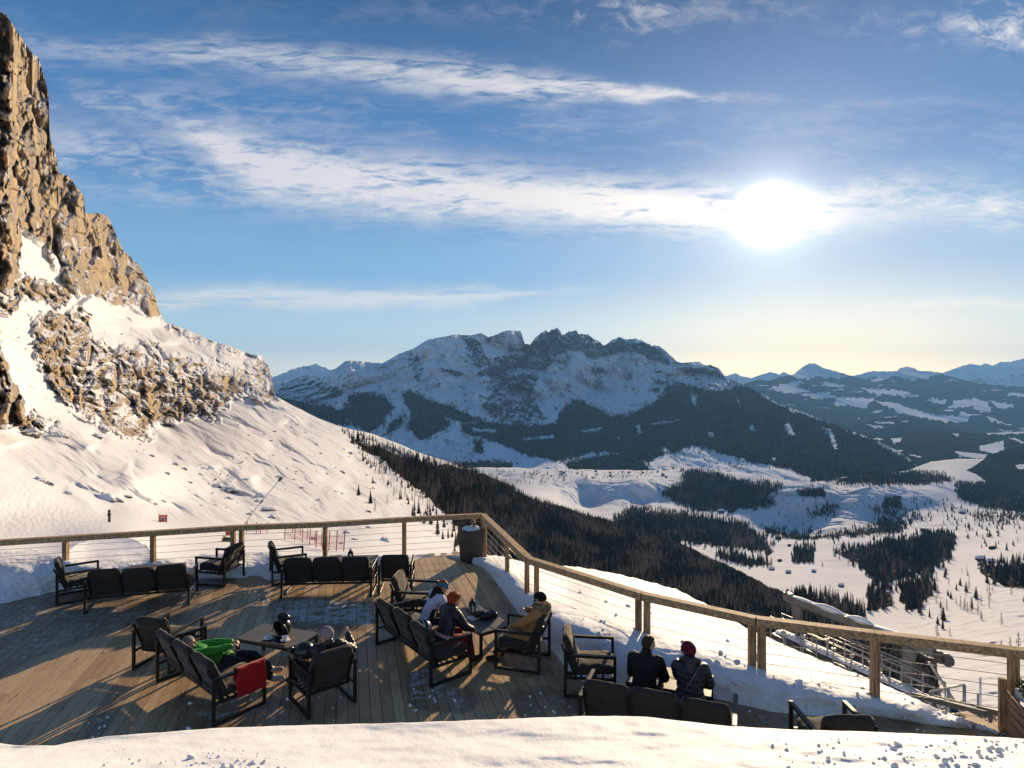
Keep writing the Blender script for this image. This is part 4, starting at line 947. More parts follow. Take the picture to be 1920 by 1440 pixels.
LB = zbank([(x, y, -.02) for x, y in LB_bot] + [(-60, 1100, .28), (0, 1080, .40), (60, 1075, .42), (0, 1046, .58), (110, 1062, .46), (123, 1046, .55), (105, 1090, .2), (180, 1070, .40), (220, 1050, .42), (287, 1054, .37), (230, 1012, .02), (160, 1020, .1), (0, 1037, .55), (60, 1032, .5), (330, 1064, .28), (370, 1042, .24), (450, 1058, .25), (480, 1038, .22), (540, 1056, .25), (610, 1049, .2), (600, 1043, .16), (700, 1054, .16), (758, 1045, .13), (770, 1041, .08), (870, 1044, .08), (905, 1048, .15), (912, 1046, .15)])
def bank_disp(a):
    def f(PX, PY, P, rk, wd):
        x, y, z = P[..., 0], P[..., 1], P[..., 2]
        return (fbm(x * 1.6, y * 1.6, z * 2.5, 5, 301) * .30 + ridged(x * 3.1, y * 3.1, z * 4, 3, 307) * .07) * a
    return f
def rgh(a, s, seed): return lambda x: fbm(x / s, x * 0 + .5, oct=4, seed=seed) * a
SLB = Sheet('snow_bank', -60, 912, 520, LB_top, LB_bot, 90, LB, m_bank, bank_disp(.5), rough=rgh(5, 16, 311), back=((.02, .25), (.12, 1.6), (.35, 7.0)))
RB_top = [(880, 1046), (905, 1045), (930, 1041), (975, 1052), (1010, 1058), (1060, 1061), (1110, 1067), (1150, 1075), (1200, 1086), (1270, 1106), (1330, 1136), (1400, 1178), (1500, 1222), (1640, 1276), (1700, 1303), (1760, 1330), (1830, 1356), (1885, 1376), (1905, 1386)]
RB_bot = [(880, 1054), (905, 1066), (918, 1078), (935, 1102), (952, 1124), (973, 1152), (1000, 1182), (1034, 1222), (1060, 1262), (1100, 1284), (1200, 1292), (1340, 1314), (1420, 1332), (1560, 1348), (1640, 1344), (1700, 1353), (1802, 1366), (1885, 1382), (1905, 1393)]
RB = zbank([(x, y, -.02) for x, y in RB_bot] + [(905, 1050, .12), (930, 1066, .25), (952, 1067, .33), (950, 1095, .18), (975, 1100, .30), (991, 1122, .36), (985, 1140, .2), (1007, 1112, .40), (1030, 1160, .40), (1060, 1200, .32), (1100, 1160, .50), (1120, 1220, .30), (1160, 1240, .30), (1205, 1188, .46), (1230, 1235, .38), (1300, 1220, .46), (1300, 1270, .25), (1418, 1252, .36), (1430, 1295, .22), (1530, 1290, .30), (1540, 1322, .14), (1640, 1315, .20), (1600, 1300, .26), (1720, 1335, .22), (1800, 1357, .14)]
            + [(930, 1042, -.05), (1010, 1059, -.35), (1060, 1062, -.5), (1060, 1110, .1), (1110, 1100, .0), (1150, 1076, -.55), (1150, 1120, .15), (1270, 1107, -.6), (1270, 1170, .25), (1330, 1137, -.5), (1400, 1179, -.25), (1400, 1215, .2), (1500, 1223, -.2), (1500, 1255, .2), (1640, 1277, -.12), (1640, 1297, .16), (1760, 1331, .06), (1830, 1357, .07), (1885, 1377, .05)])
SRB = Sheet('snow_drift', 880, 1905, 560, RB_top, RB_bot, 120, RB, m_bank, bank_disp(.30), rough=rgh(3, 18, 313), back=((.02, .4), (.10, 2.2), (.4, 9.0), (1.2, 26)))
m_roof = snow_mat('fresh_snow', (.88, .87, .865), scale=5, bd=.012, glint=True)
FG_top = [(-120, 1396), (0, 1394), (30, 1398), (100, 1398), (150, 1389), (200, 1381), (290, 1374), (400, 1366), (520, 1361), (700, 1357), (900, 1350), (1000, 1346), (1060, 1344), (1150, 1342), (1210, 1344), (1280, 1352), (1370, 1362), (1480, 1368), (1600, 1371), (1800, 1379), (1920, 1385), (2060, 1388)]
FG = RBF([(x, y, F * (H - 2.78) / (y - HY)) for x, y in FG_top[::2]] + [(x, 1440, F * (H - 2.93) / (1440 - HY)) for x in range(-100, 2100, 200)] + [(x, 1640, F * (H - 3.12) / (1640 - HY)) for x in range(-100, 2100, 200)], smooth=.002)
lump_rng = np.random.default_rng(5)
lumps = [(lump_rng.uniform(1440, 1960), lump_rng.uniform(1382, 1450), .004 + .010 * lump_rng.random() ** 3) for _ in range(130)] + [(lump_rng.normal(1800, 80), lump_rng.normal(1416, 12), .005 + .020 * lump_rng.random() ** 2) for _ in range(45)] + [(lump_rng.uniform(190, 520), lump_rng.uniform(1405, 1460), .003 + .007 * lump_rng.random() ** 3) for _ in range(80)] + [(lump_rng.normal(440, 50), lump_rng.normal(1436, 9), .004 + .014 * lump_rng.random() ** 2) for _ in range(50)]
def fg_disp(PX, PY, P, rk, wd):
    x, y, z = P[..., 0], P[..., 1], P[..., 2]
    return fbm(x * 1.1, y * 1.8, oct=4, seed=331) * .10 + fbm(x * 14, y * 14, oct=3, seed=335) * .006
SFG = Sheet('roof_snow', -120, 2060, 620, FG_top, [(-120, 1640), (2060, 1640)], 110, FG, m_roof, fg_disp, rough=rgh(1.5, 60, 317), back=((.012, .02), (.03, .12), (.035, .6)))
# crumbs of snow lying on the roof snow: one rubble mass
bm = bmesh.new(); rr = random.Random(8)
def crumb(bm, c, r):
    vs = bmesh.ops.create_icosphere(bm, subdivisions=2, radius=r, matrix=Matrix.Translation(c) @ Euler((rr.uniform(0, 6), rr.uniform(0, 6), 0)).to_matrix().to_4x4() @ Matrix.Diagonal((rr.uniform(.8, 1.4), rr.uniform(.7, 1.1), rr.uniform(.5, .8), 1)))['verts']
    k = rr.uniform(0, 99)
    for v in vs:
        d = (v.co - c); n = pnoise(np.array([v.co.x / r * .9 + k]), np.array([v.co.y / r * .9]), np.array([v.co.z / r * .9]))[0]
        v.co = c + d * (1 + .55 * float(n))
for x, y, r in lumps:
    top = np.interp(x, [p[0] for p in FG_top], [p[1] for p in FG_top])
    P = SFG.at(np.array([x]), np.array([max(y, top + 8)]))[0]; crumb(bm, Vector(P) + Vector((0, 0, r * .05)), r * .8)
props(bm_obj('snow_crumbs', bm, m_roof, smooth=True), kind='stuff')
bm = bmesh.new()
for _ in range(110):
    x = rr.uniform(1010, 1860); c = np.interp(x, [p[0] for p in RAIL3], [p[1] for p in RAIL3]); 
    tt = np.interp(x, [p[0] for p in RB_top], [p[1] for p in RB_top]); bb = np.interp(x, [p[0] for p in RB_bot], [p[1] for p in RB_bot])
    P = SRB.at(np.array([x]), np.array([tt + (bb - tt) * rr.betavariate(3, 4.0)]))[0]; r = .010 + .045 * rr.random() ** 3; crumb(bm, Vector(P), r)
for _ in range(40):
    x = rr.uniform(-20, 905); tt = np.interp(x, [p[0] for p in LB_top], [p[1] for p in LB_top]); bb = np.interp(x, [p[0] for p in LB_bot], [p[1] for p in LB_bot])
    P = SLB.at(np.array([x]), np.array([tt + (bb - tt) * rr.random()]))[0]; crumb(bm, Vector(P), (.010 + .035 * rr.random() ** 2))
for poly, k in frost_px:
    for _ in range(int(10 * k)):
        xs = [p[0] for p in poly]; ys = [p[1] for p in poly]; p = G(rr.uniform(min(xs), max(xs)), rr.uniform(min(ys), max(ys))); crumb(bm, p + Vector((0, 0, .006)), rr.uniform(.008, .028))
props(bm_obj('snow_clods', bm, m_bank, smooth=True), kind='stuff')

# ------------------------------------------------------------------ timber railing with steel cables
m_rail = pmat('railing_timber', (.50, .33, .185), .7, var=.22, scale=1.6, bump=.4, bscale=9, spec=.15, bdist=.006, streak=(14, 14, 14))
m_post = pmat('post_timber', (.44, .285, .16), .7, var=.25, scale=1.6, bump=.4, bscale=9, spec=.15, bdist=.006, streak=(20, 20, 2.0))
m_steel = pmat('steel_cable', (.33, .32, .31), .38, metal=.9, bump=0)
def railing(label, pts, posts):
    root = empty('railing', (pts[0].x, pts[0].y, 0), 0, label, 'railing')
    off = Vector((-pts[0].x, -pts[0].y, 0))
    for a, b in zip(pts, pts[1:]):
        bm = bmesh.new(); d = (b - a).normalized()
        b_bar(bm, a + off + Vector((0, 0, -.055)) + d * .001, b + off + Vector((0, 0, -.055)) - d * .001, .145, .11)
        bm_obj('top_rail', bm, m_rail, root, bevel=.008)
    for p in posts:
        bm = bmesh.new(); q = p + off
        b_bar(bm, (q.x, q.y, -.35), (q.x, q.y, RH - .112), .095, .095)
        bm_obj('post', bm, m_post, root, bevel=.006)
    for k in range(6):
        bm = bmesh.new(); z = .12 + .145 * k
        q = [(p.x + off.x, p.y + off.y, z) for p in pts]
        for a, b in zip(q, q[1:]): b_tube(bm, [a, b], .0042, 5)
        bm_obj('cable', bm, m_steel, root)
    return root
def onrail(run, px):
    for a, b in zip(run, run[1:]):
        xa = CX + F * a.x / a.y; xb = CX + F * b.x / b.y
        if xa <= px <= xb:
            lo, hi = 0.0, 1.0
            for _ in range(40):
                mid = (lo + hi) / 2; p = a.lerp(b, mid)
                if CX + F * p.x / p.y < px: lo = mid
                else: hi = mid
            return a.lerp(b, lo)
    return run[-1]
railing('timber railing with cables in front of the snow slope, behind the two far sofas', rl, [onrail(rl, x) for x in (-28, 123, 287, 437, 453, 610, 758, 888)])
railing('short slanting piece of timber railing beside the dark planter at the corner', r2, [onrail(r2, x) for x in (909, 951, 988)])
railing('long timber railing above the snow drift and ski lift, ending by the plant box', r3, [onrail(r3, x) for x in (1006, 1197, 1213, 1410, 1428, 1640, 1900, 1985)])
# ------------------------------------------------------------------ lounge furniture
m_frame = pmat('black_metal', (.012, .012, .012), .42, var=.2, bump=.05, bscale=200, spec=.4, bdist=.001)
def fabric(name, a, rough=.9):
    m, t, b = material(name)
    co = t.new('ShaderNodeTexCoord').outputs['Object']
    w = t.noise(co, 380, 2, .6); n = t.noise(co, 5, 5, .6)
    c = t.mix(t.ss(n, .3, .7), tuple(x * .82 for x in a) + (1,), tuple(min(1, x * 1.12) for x in a) + (1,))
    c = t.mix(t.m('MULTIPLY', t.ss(w, .4, .65), .35), c, tuple(x * .55 for x in a) + (1,))
    t.put(b.inputs['Base Color'], c); b.inputs['Roughness'].default_value = rough; b.inputs['Specular IOR Level'].default_value = .15
    b.inputs['Sheen Weight'].default_value = .35; b.inputs['Sheen Roughness'].default_value = .4; b.inputs['Sheen Tint'].default_value = (1, .93, .82, 1)
    bp = t.new('ShaderNodeBump'); bp.inputs['Strength'].default_value = .35; bp.inputs['Distance'].default_value = .006
    t.put(bp.inputs['Height'], t.m('ADD', t.m('MULTIPLY', t.noise(co, 14, 4, .6, 1.2), 1.0), t.m('MULTIPLY', w, .12))); t.put(b.inputs['Normal'], bp.outputs[0])
    return m
m_cush = fabric('cushion_fabric', (.040, .035, .030))
m_table = pmat('table_top', (.14, .122, .104), .5, var=.08, scale=3, bump=.1, bscale=120, spec=.3, bdist=.001)

def cushion_mesh(sx, sy, sz, seed, puff=.38, fold=0.0, grooves=()):
    """padded cushion, size in metres, sagging and creased; z is its thickness"""
    bm = bmesh.new(); bmesh.ops.create_cube(bm, size=2.0)
    bmesh.ops.subdivide_edges(bm, edges=bm.edges[:], cuts=13, use_grid_fill=True)
    co = np.array([v.co for v in bm.verts])
    x, y, z = co.T
    e = 7.0
    L = (np.abs(x) ** e + np.abs(y) ** e + np.abs(z) ** e) ** (1 / e)
    x, y, z = x / L, y / L, z / L
    pz = 1 - puff * np.maximum(np.abs(x), np.abs(y)) ** 5
    n = fbm(x * sx * 7 + seed, y * sy * 7, z * .4, 3, seed) * .10
    X = x * sx / 2 * (1 - .03 * np.abs(y) ** 2 * (1 - np.abs(z))); Y = y * sy / 2 * (1 - .04 * np.cos(x * 1.5) * 0); Z = z * sz / 2 * pz * (1 + n) + fbm(x * 3 + seed, y * 3, None, 2, seed + 3) * sz * .10
    for g in grooves: Z = Z * (1 - .20 * np.exp(-((y - g) / .10) ** 2))
    for v, a, b, c in zip(bm.verts, X, Y, Z): v.co = (a, b, c)
    return bm
_cm = {}
def cushion(name, size, loc, rx, parent, seed):
    key = (size, seed % 4, name)
    if key not in _cm:
        bm = cushion_mesh(*size, seed % 4 + 11, grooves=(-.36, .30) if name == 'back_cushion' else ()); bmesh.ops.recalc_face_normals(bm, faces=bm.faces[:])
        me = bpy.data.meshes.new(name); bm.to_mesh(me); bm.free()
        for p in me.polygons: p.use_smooth = True
        me.materials.append(m_cush); _cm[key] = me
    o = link(bpy.data.objects.new(name, _cm[key]), parent)
    o.location = loc; o.rotation_euler = (rx, 0, 0)
    return o
D_SEAT = .72
_fm = {}
def framemeshes(Wd):
    if Wd in _fm: return _fm[Wd]
    out = {}
    w = .04; y0, y1 = -D_SEAT / 2, D_SEAT / 2; za = .60
    for s in (-1, 1):
        bm = bmesh.new(); x = s * (Wd / 2 - w / 2)
        b_bar(bm, (x, y0 + w / 2, 0), (x, y0 + w / 2, za - w), w, w); b_bar(bm, (x, y1 - w / 2, 0), (x, y1 - w / 2, za - w), w, w)
        b_box(bm, (x, 0, za - w / 2), (w + .012, D_SEAT, w - .002)); b_box(bm, (x, 0, w / 2), (w - .002, D_SEAT - 2 * w, w - .004))
        b_box(bm, (x, 0, .27), (w * .8, D_SEAT - 2 * w, w * .8))
        out['side', s] = bm
    bm = bmesh.new()
    b_box(bm, (0, y1 - .05, .285), (Wd - 2 * w, .035, .035)); b_box(bm, (0, y0 + .16, .245), (Wd - 2 * w, .035, .035))
    for k in range(4): b_box(bm, (0, y0 + .24 + k * .1, .262), (Wd - 2 * w, .03, .012))
    out['seat'] = bm
    bm = bmesh.new()
    th = R(24); a = Vector((0, y0 + .17, .25)); u = Vector((0, -math.sin(th), math.cos(th)))
    for x in [-(Wd / 2 - .07), Wd / 2 - .07] + ([-.29, .29] if Wd > 1 else []):
        b_bar(bm, a + Vector((x, 0, 0)), a + u * .50 + Vector((x, 0, 0)), .028, .03, up=(0, 1, 0))
    for k in (.14, .30, .46):
        q = a + u * k + Vector((0, .055, .02)); b_bar(bm, q + Vector((-(Wd / 2 - .08), -.004, 0)), q + Vector((Wd / 2 - .08, -.004, 0)), .02, .03)
    out['back'] = bm
    res = {}
    for k, bm in out.items():
        bmesh.ops.bevel(bm, geom=bm.edges[:], offset=.003, segments=1, affect='EDGES'); bmesh.ops.recalc_face_normals(bm, faces=bm.faces[:])
        me = bpy.data.meshes.new('frame'); bm.to_mesh(me); bm.free(); me.materials.append(m_frame); res[k] = me
    _fm[Wd] = res
    return res
_seed = [0]
def seat(kind, loc, facing, Wd, n, label, group):
    """lounge chair or sofa on the deck, n cushions wide, facing a direction"""
    f = Vector(facing); rz = math.atan2(-f.x, f.y)
    root = empty(kind, (loc[0], loc[1], .002), rz, label, 'chair' if n == 1 else 'sofa', group)
    fm = framemeshes(Wd)
    for s in (-1, 1): link(bpy.data.objects.new('side_frame', fm['side', s]), root)
    link(bpy.data.objects.new('seat_frame', fm['seat']), root); link(bpy.data.objects.new('back_frame', fm['back']), root)
    cw = (Wd - .10) / n
    for k in range(n):
        _seed[0] += 1
        x = -Wd / 2 + .05 + cw * (k + .5)
        cushion('seat_cushion', (round(cw - .006, 3), .60, .15), (x, .045, .352), R(4), root, _seed[0])
        cushion('back_cushion', (round(cw - .006, 3), .53, .125), (x, -.265 + random.uniform(-.010, .010), .565 + random.uniform(-.012, .012)), R(90 + 22 + random.uniform(-2, 2)), root, _seed[0] + 1)
    return root
def from_rear(kind, a, b, Wd, n, label, group):
    """placed by the two rear feet (left and right as seen from behind)"""
    a = Vector(a); b = Vector(b); u = (b - a).normalized(); f = Vector((-u.y, u.x))
    c = (a + b) / 2 + f * D_SEAT / 2
    return seat(kind, (c.x, c.y), (f.x, f.y), Wd, n, label, group)
CW, SW = .68, 1.80
GC = 'lounge chairs on the terrace'; GS = 'three-seat sofas on the terrace'
def fr2(p, f, Wd=CW):
    """placed by one rear foot on the right hand and the facing"""
    f = Vector(f).normalized(); l = Vector((-f.y, f.x)); return (Vector(p) + l * Wd / 2 + f * D_SEAT / 2)
ch = 'lounge_chair'; so = 'lounge_sofa'
def chair_r(p, f, label):
    c = fr2(p, f); seat(ch, c, f, CW, 1, label, GC)
# rear right foot (as seen from behind) and facing, in metres
chair_r((-8.83, 11.86), (.81, .58), 'empty black-framed lounge chair against the snow bank at the left end of the far sofas')
chair_r((-5.90, 13.56), (-.975, .21), 'empty lounge chair turned to the left, standing between the two far sofas')
chair_r((-5.09, 12.97), (.905, .424), 'empty lounge chair behind the sofa that has the lantern table, turned to the right')
from_rear(ch, (-2.72, 12.44), (-2.04, 12.49), CW, 1, 'empty dark lounge chair seen from behind at the right end of the lantern table sofa', GC)
chair_r((-2.169, 10.966), (.994, -.108), 'empty sunlit lounge chair behind the woman with the blue headband')
chair_r((.62, 9.78), (-.954, .30), 'lounge chair carrying the person in the tan fur-hooded coat')
from_rear(ch, (-5.77, 9.31), (-5.12, 9.16), CW, 1, 'empty lounge chair next to the head of the person in green', GC)
from_rear(ch, (-2.64, 7.95), (-2.12, 8.38), CW, 1, 'dark lounge chair seen from behind carrying the person in a grey beanie', GC)
chair_r((.718, 8.51), (.99, -.116), 'empty lounge chair with sunlit seat beside the man in the black coat')
from_rear(ch, (3.30, 6.60), (3.98, 6.60), CW, 1, 'empty lounge chair half hidden behind the roof snow, right of the last sofa', GC)
from_rear(so, (-7.99, 11.43), (-6.25, 11.90), SW, 3, 'far dark sofa nearest the left snow bank, seen from behind', GS)
from_rear(so, (-4.62, 12.20), (-2.80, 12.32), SW, 3, 'dark sofa seen from behind in front of the table with the lantern', GS)
from_rear(so, (-2.244, 10.147), (-1.19, 8.79), SW, 3, 'sofa seen slantwise from behind that seats the red-haired woman', GS)
from_rear(so, (-5.175, 8.92), (-3.82, 7.81), SW, 3, 'sofa with the person in the green jacket lying on it', GS)
from_rear(so, (.81, 7.43), (2.48, 6.79), SW, 3, 'nearest sofa seen from behind over the roof snow, seating the couple in black', GS)
def table(c, along, label, L=1.08, Wd=.60, h=.42):
    a = Vector(along).normalized(); rz = math.atan2(a.y, a.x)
    root = empty('low_table', (c[0], c[1], .002), rz, label, 'table', 'low tables on the terrace')
    bm = bmesh.new(); b_box(bm, (0, 0, h - .014), (L, Wd, .026)); bm_obj('table_top', bm, m_table, root, bevel=.003)
    bm = bmesh.new()
    for s in (-1, 1): b_box(bm, (0, s * (Wd / 2 - .03), h - .046), (L - .09, .03, .036)); b_box(bm, (s * (L / 2 - .03), 0, h - .046), (.03, Wd - .09, .036))
    bm_obj('apron', bm, m_frame, root)
    for sx in (-1, 1):
        for sy in (-1, 1):
            bm = bmesh.new(); b_box(bm, (sx * (L / 2 - .025), sy * (Wd / 2 - .025), (h - .028) / 2), (.04, .04, h - .028)); bm_obj('leg', bm, m_frame, root, bevel=.002)
    return root
T1 = table((-7.48, 12.83), (1.09, .29), 'low table in front of the far left sofa with a wooden frame on it')
T2 = table((-3.52, 13.45), (1.08, .08), 'low table by the railing with a dark lantern on it')
T3 = table((-.563, 10.234), (.58, -.815), 'low table between the two women and the person in tan')
T4 = table((-3.65, 9.55), (1.0, -.36), 'low table with the ski helmet and the coffee cups')
T5 = table((2.115, 8.21), (.933, -.36), 'low table in front of the couple in black, mostly hidden by them')

# ------------------------------------------------------------------ things on the tables
m_black = pmat('black_plastic', (.012, .012, .013), .28, bump=0, spec=.5)
m_white = pmat('white_china', (.78, .77, .74), .25, var=.03, bump=0, spec=.5)
m_cream = pmat('candle_wax', (.75, .71, .60), .5, var=.05, bump=0)
m_wood = pmat('tray_wood', (.42, .26, .14), .6, var=.2, streak=(2, 20, 2))
m_leather = pmat('black_leather', (.014, .013, .013), .38, var=.2, bump=.5, bscale=40, bdist=.004)
m_red = fabric('red_cloth', (.42, .012, .018))
def at_table(T, x, y, h=.424):
    return T.matrix_basis @ Vector((x, y, h - .001))
def lantern(T, x, y, label):
    p = at_table(T, x, y); root = empty('lantern', p, .4, label, 'lantern', 'dark table lanterns'); root.scale = (1.2, 1.2, 1.2)
    bm = bmesh.new(); b_lathe(bm, [(.045, 0), (.05, .006), (.05, .016), (.043, .02)], seg=20)
    for k in range(4):
        a = math.pi / 4 + k * math.pi / 2; b_box(bm, (.043 * math.cos(a), .043 * math.sin(a), .08), (.02, .02, .125), Matrix.Rotation(a, 3, 'Z'))
    b_lathe(bm, [(.05, .138), (.05, .15), (.036, .17), (.02, .182), (.018, .2), (.024, .206), (.006, .212)], seg=20)
    bm_obj('body', bm, m_black, root)
    bm = bmesh.new(); b_lathe(bm, [(.036, .02), (.038, .024), (.038, .10), (.03, .104)], seg=18); bm_obj('candle', bm, m_cream, root)
    bm = bmesh.new(); b_tube(bm, [(.022 * math.cos(a), 0, .215 + .022 * math.sin(a)) for a in [i * math.pi / 8 for i in range(-2, 11)]], .003, 6); bm_obj('handle', bm, m_black, root)
lantern(T2, .0, -.12, 'black candle lantern on the table by the railing')
lantern(T3, -.22, .02, 'black candle lantern between the redhead and the person in tan')
def ashtray(T, x, y, label):
    p = at_table(T, x, y); bm = bmesh.new(); b_lathe(bm, [(.035, 0), (.055, .004), (.058, .035), (.05, .036), (.044, .012), (.005, .010)], seg=20)
    o = bm_obj('ashtray', bm, m_black); o.location = p; props(o, label, 'ashtray')
ashtray(T2, .20, -.15, 'round black ashtray right of the lantern by the railing')
ashtray(T3, -.05, .0, 'round black ashtray on the table of the two women')
def cup(T, x, y, label, h=.424, grp='white coffee cups with saucers'):
    p = at_table(T, x, y, h); root = empty('coffee_cup', p, random.uniform(0, 6), label, 'cup', grp)
    bm = bmesh.new(); b_lathe(bm, [(.03, 0), (.045, .004), (.075, .014), (.073, .017), (.03, .008)], seg=22); bm_obj('saucer', bm, m_white, root)
    bm = bmesh.new(); b_lathe(bm, [(.022, .009), (.03, .02), (.04, .05), (.043, .066), (.04, .066), (.034, .045), (.01, .03)], seg=22); bm_obj('cup', bm, m_white, root)
    bm = bmesh.new(); b_tube(bm, [(.038 + .022 * math.sin(a), 0, .042 + .018 * math.cos(a)) for a in [i * math.pi / 8 for i in range(9)]], .004, 6); bm_obj('handle', bm, m_white, root)
def tray(T, x, y, sx, sy, label, rz=0.0):
    p = at_table(T, x, y); root = empty('tray', p, T.rotation_euler.z + rz, label, 'tray')
    bm = bmesh.new(); b_box(bm, (0, 0, .005), (sx - .03, sy - .03, .008)); bm_obj('base', bm, m_leather, root)
    bm = bmesh.new()
    for s in (-1, 1): b_box(bm, (0, s * (sy / 2 - .008), .010), (sx, .016, .02)); b_box(bm, (s * (sx / 2 - .008), 0, .010), (.016, sy - .033, .02))
    bm_obj('rim', bm, m_wood, root)
tray(T4, .14, -.16, .42, .26, 'dark tray with wooden rim under the coffee cups', .1)
cup(T4, -.02, -.18, 'white coffee cup standing nearer the green jacket', .434)
cup(T4, .26, -.14, 'white coffee cup standing nearer the grey beanie, right of the helmet', .434)
bm = bmesh.new()
for s in (-1, 1): b_box(bm, (0, s * .09, .012), (.32, .022, .022)); b_box(bm, (s * .149, 0, .012), (.022, .158, .02))
o = bm_obj('menu_holder', bm, m_wood, bevel=.003); o.location = at_table(T1, -.12, -.12); o.rotation_euler = (0, 0, .35); props(o, 'empty light wooden frame lying on the far left table', 'frame')

def helmet(p, rz, label, tilt=(R(70), 0, 0), stripe=False, goggles=True):
    root = empty('ski_helmet', p, 0, label, 'helmet'); root.rotation_euler = (tilt[0], tilt[1], rz)
    bm = bmesh.new(); bmesh.ops.create_uvsphere(bm, u_segments=28, v_segments=18, radius=.13)
    kill = [v for v in bm.verts if v.co.z < -.055 - .03 * (v.co.y > .02) * 0 and True]
    bmesh.ops.delete(bm, geom=kill, context='VERTS')
    for v in bm.verts: v.co.y *= 1.15
    bmesh.ops.solidify(bm, geom=bm.faces[:], thickness=.018); bm_obj('shell', bm, m_black, root, smooth=True)
    bm = bmesh.new(); b_tube(bm, [(.131 * math.cos(a), .150 * math.sin(a), -.045) for a in [i * math.pi / 14 for i in range(29)]], .012, 7); bm_obj('edge_trim', bm, m_leather, root)
    if stripe:
        bm = bmesh.new()
        for x in (-.03, .03): b_tube(bm, [(x, .151 * math.cos(a), .133 * math.sin(a)) for a in [i * math.pi / 16 for i in range(0, 17)]], .008, 6)
        bm_obj('stripe', bm, m_white, root)
    for s in (-1, 1):
        bm = bmesh.new(); b_tube(bm, [(s * .12, .02, -.05), (s * .10, .02, -.12), (s * .03, .05, -.17)], .007, 6); bm_obj('strap', bm, m_leather, root)
    if goggles:
        bm = bmesh.new()
        b_tube(bm, [(.10 * math.cos(a), .06 + .12 * math.sin(a), .075) for a in [R(20) + i * R(140) / 10 for i in range(11)]], [.03] + [.04] * 9 + [.03], 10); bm_obj('goggles', bm, m_black, root, smooth=True)
    return root
helmet(at_table(T4, .08, .02) + Vector((0, 0, .125)), 2.7, 'black ski helmet with goggles lying open on the table with the cups')
# leather bag, glove and small things on the women's table
def bag(p, rz, label):
    root = empty('handbag', p, rz, label, 'bag'); root.scale = (.8, .8, .72)
    bm = cushion_mesh(.36, .20, .15, 5, .3)
    for v in bm.verts: v.co.z += .07 + .02 * math.sin(v.co.x * 14)
    bm_obj('body', bm, m_leather, root, smooth=True)
    bm = cushion_mesh(.20, .12, .13, 9, .3)
    for v in bm.verts: v.co += Vector((-.16, .07, .09))
    bm_obj('pouch', bm, m_leather, root, smooth=True)
    bm = bmesh.new(); b_tube(bm, [(-.12, 0, .13), (-.08, .02, .21), (.03, .03, .22), (.12, 0, .13)], .009, 7); bm_obj('strap', bm, m_leather, root)
    bm = bmesh.new(); b_tube(bm, [(.05, -.09, .10), (.16, -.08, .05), (.17, 0, .03)], .006, 6); bm_obj('buckle', bm, m_steel, root)
bag(at_table(T3, .12, .12), .3, 'black leather handbag lying on the table in front of the person in tan')
m_glass, tg, bgl = material('clear_glass'); bgl.inputs['Transmission Weight'].default_value = .92; bgl.inputs['Roughness'].default_value = .05; bgl.inputs['Base Color'].default_value = (.9, .92, .92, 1)
def glass(T, x, y, label):
    bm = bmesh.new(); b_lathe(bm, [(.03, 0), (.032, .003), (.004, .008), (.004, .06), (.02, .075), (.032, .105), (.028, .14), (.026, .14), (.028, .105), (.004, .08)], seg=18)
    o = bm_obj('wine_glass', bm, m_glass, smooth=True); o.location = at_table(T, x, y); props(o, label, 'glass', 'stem glasses on the table of the two women')
glass(T3, -.12, -.14, 'stem glass on the near side of the lantern'); glass(T3, .02, -.2, 'stem glass on the corner of the table nearest the redhead')
bm = bmesh.new(); b_box(bm, (0, 0, .003), (.12, .17, .004)); o = bm_obj('paper_napkin', bm, m_white); o.location = at_table(T3, -.02, -.1); o.rotation_euler = (0, 0, .7); props(o, 'white paper napkin lying beside the redhead', 'napkin')
# table of the couple: menu and plate
cup(T5, -.1, .05, 'cup on the table between the couple in black', .424, 'white coffee cups with saucers')
def menu(T, x, y, rz, label):
    root = empty('menu_card', at_table(T, x, y), T.rotation_euler.z + rz, label, 'menu')
    bm = bmesh.new(); b_box(bm, (0, 0, .004), (.22, .30, .006)); bm_obj('board', bm, m_wood, root)
    bm = bmesh.new(); b_box(bm, (0, 0, .0095), (.19, .26, .003)); bm_obj('page', bm, m_white, root)
    bm = bmesh.new()
    for s in (-.03, .03): b_tube(bm, [(s, .13, .011), (s, .14, .05), (s, .12, .05), (s, .10, .011)], .004, 6)
    bm_obj('clip', bm, m_steel, root)
menu(T5, .36, .06, .1, 'pale menu card on the right end of the table of the couple in black')
# red towel hung over the arm of the sofa with the green jacket
sofa4 = [o for o in bpy.data.objects if o.get('label', '').startswith('sofa with the person in the green')][0]
def draped(parent_o, label):
    n, m_ = 18, 26; V = []; w = .40
    for i in range(n + 1):
        u = i / n
        for j in range(m_ + 1):
            s = (j / m_) * .62 - .17        # along the drape, 0 = arm ridge
            yl = (u - .5) * w + .14 + .012 * math.sin(s * 17 + u * 3)
            top = .612
            if s < 0: x, z = -.042 - .010 * math.sin(u * 9) ** 2, top + s
            elif s < .085: x, z = -.042 + s, top + .012
            else: x, z = .046 + .012 * math.sin(u * 11 + s * 5) + .02 * s, top + .006 - (s - .085)
            V.append((x, yl, z))
    Fq = [(i * (m_ + 1) + j, i * (m_ + 1) + j + 1, (i + 1) * (m_ + 1) + j + 1, (i + 1) * (m_ + 1) + j) for i in range(n) for j in range(m_)]
    me_ = mesh_np('red_towel', V, Fq, m_red)
    md = me_.modifiers.new('thick', 'SOLIDIFY'); md.thickness = .014
    M = parent_o.matrix_basis @ Matrix.Translation((SW / 2 - .022, 0, 0))
    me_.matrix_basis = M
    props(me_, label, 'towel')
draped(sofa4, 'bright red towel hung over the near arm of the sofa beside the green jacket')

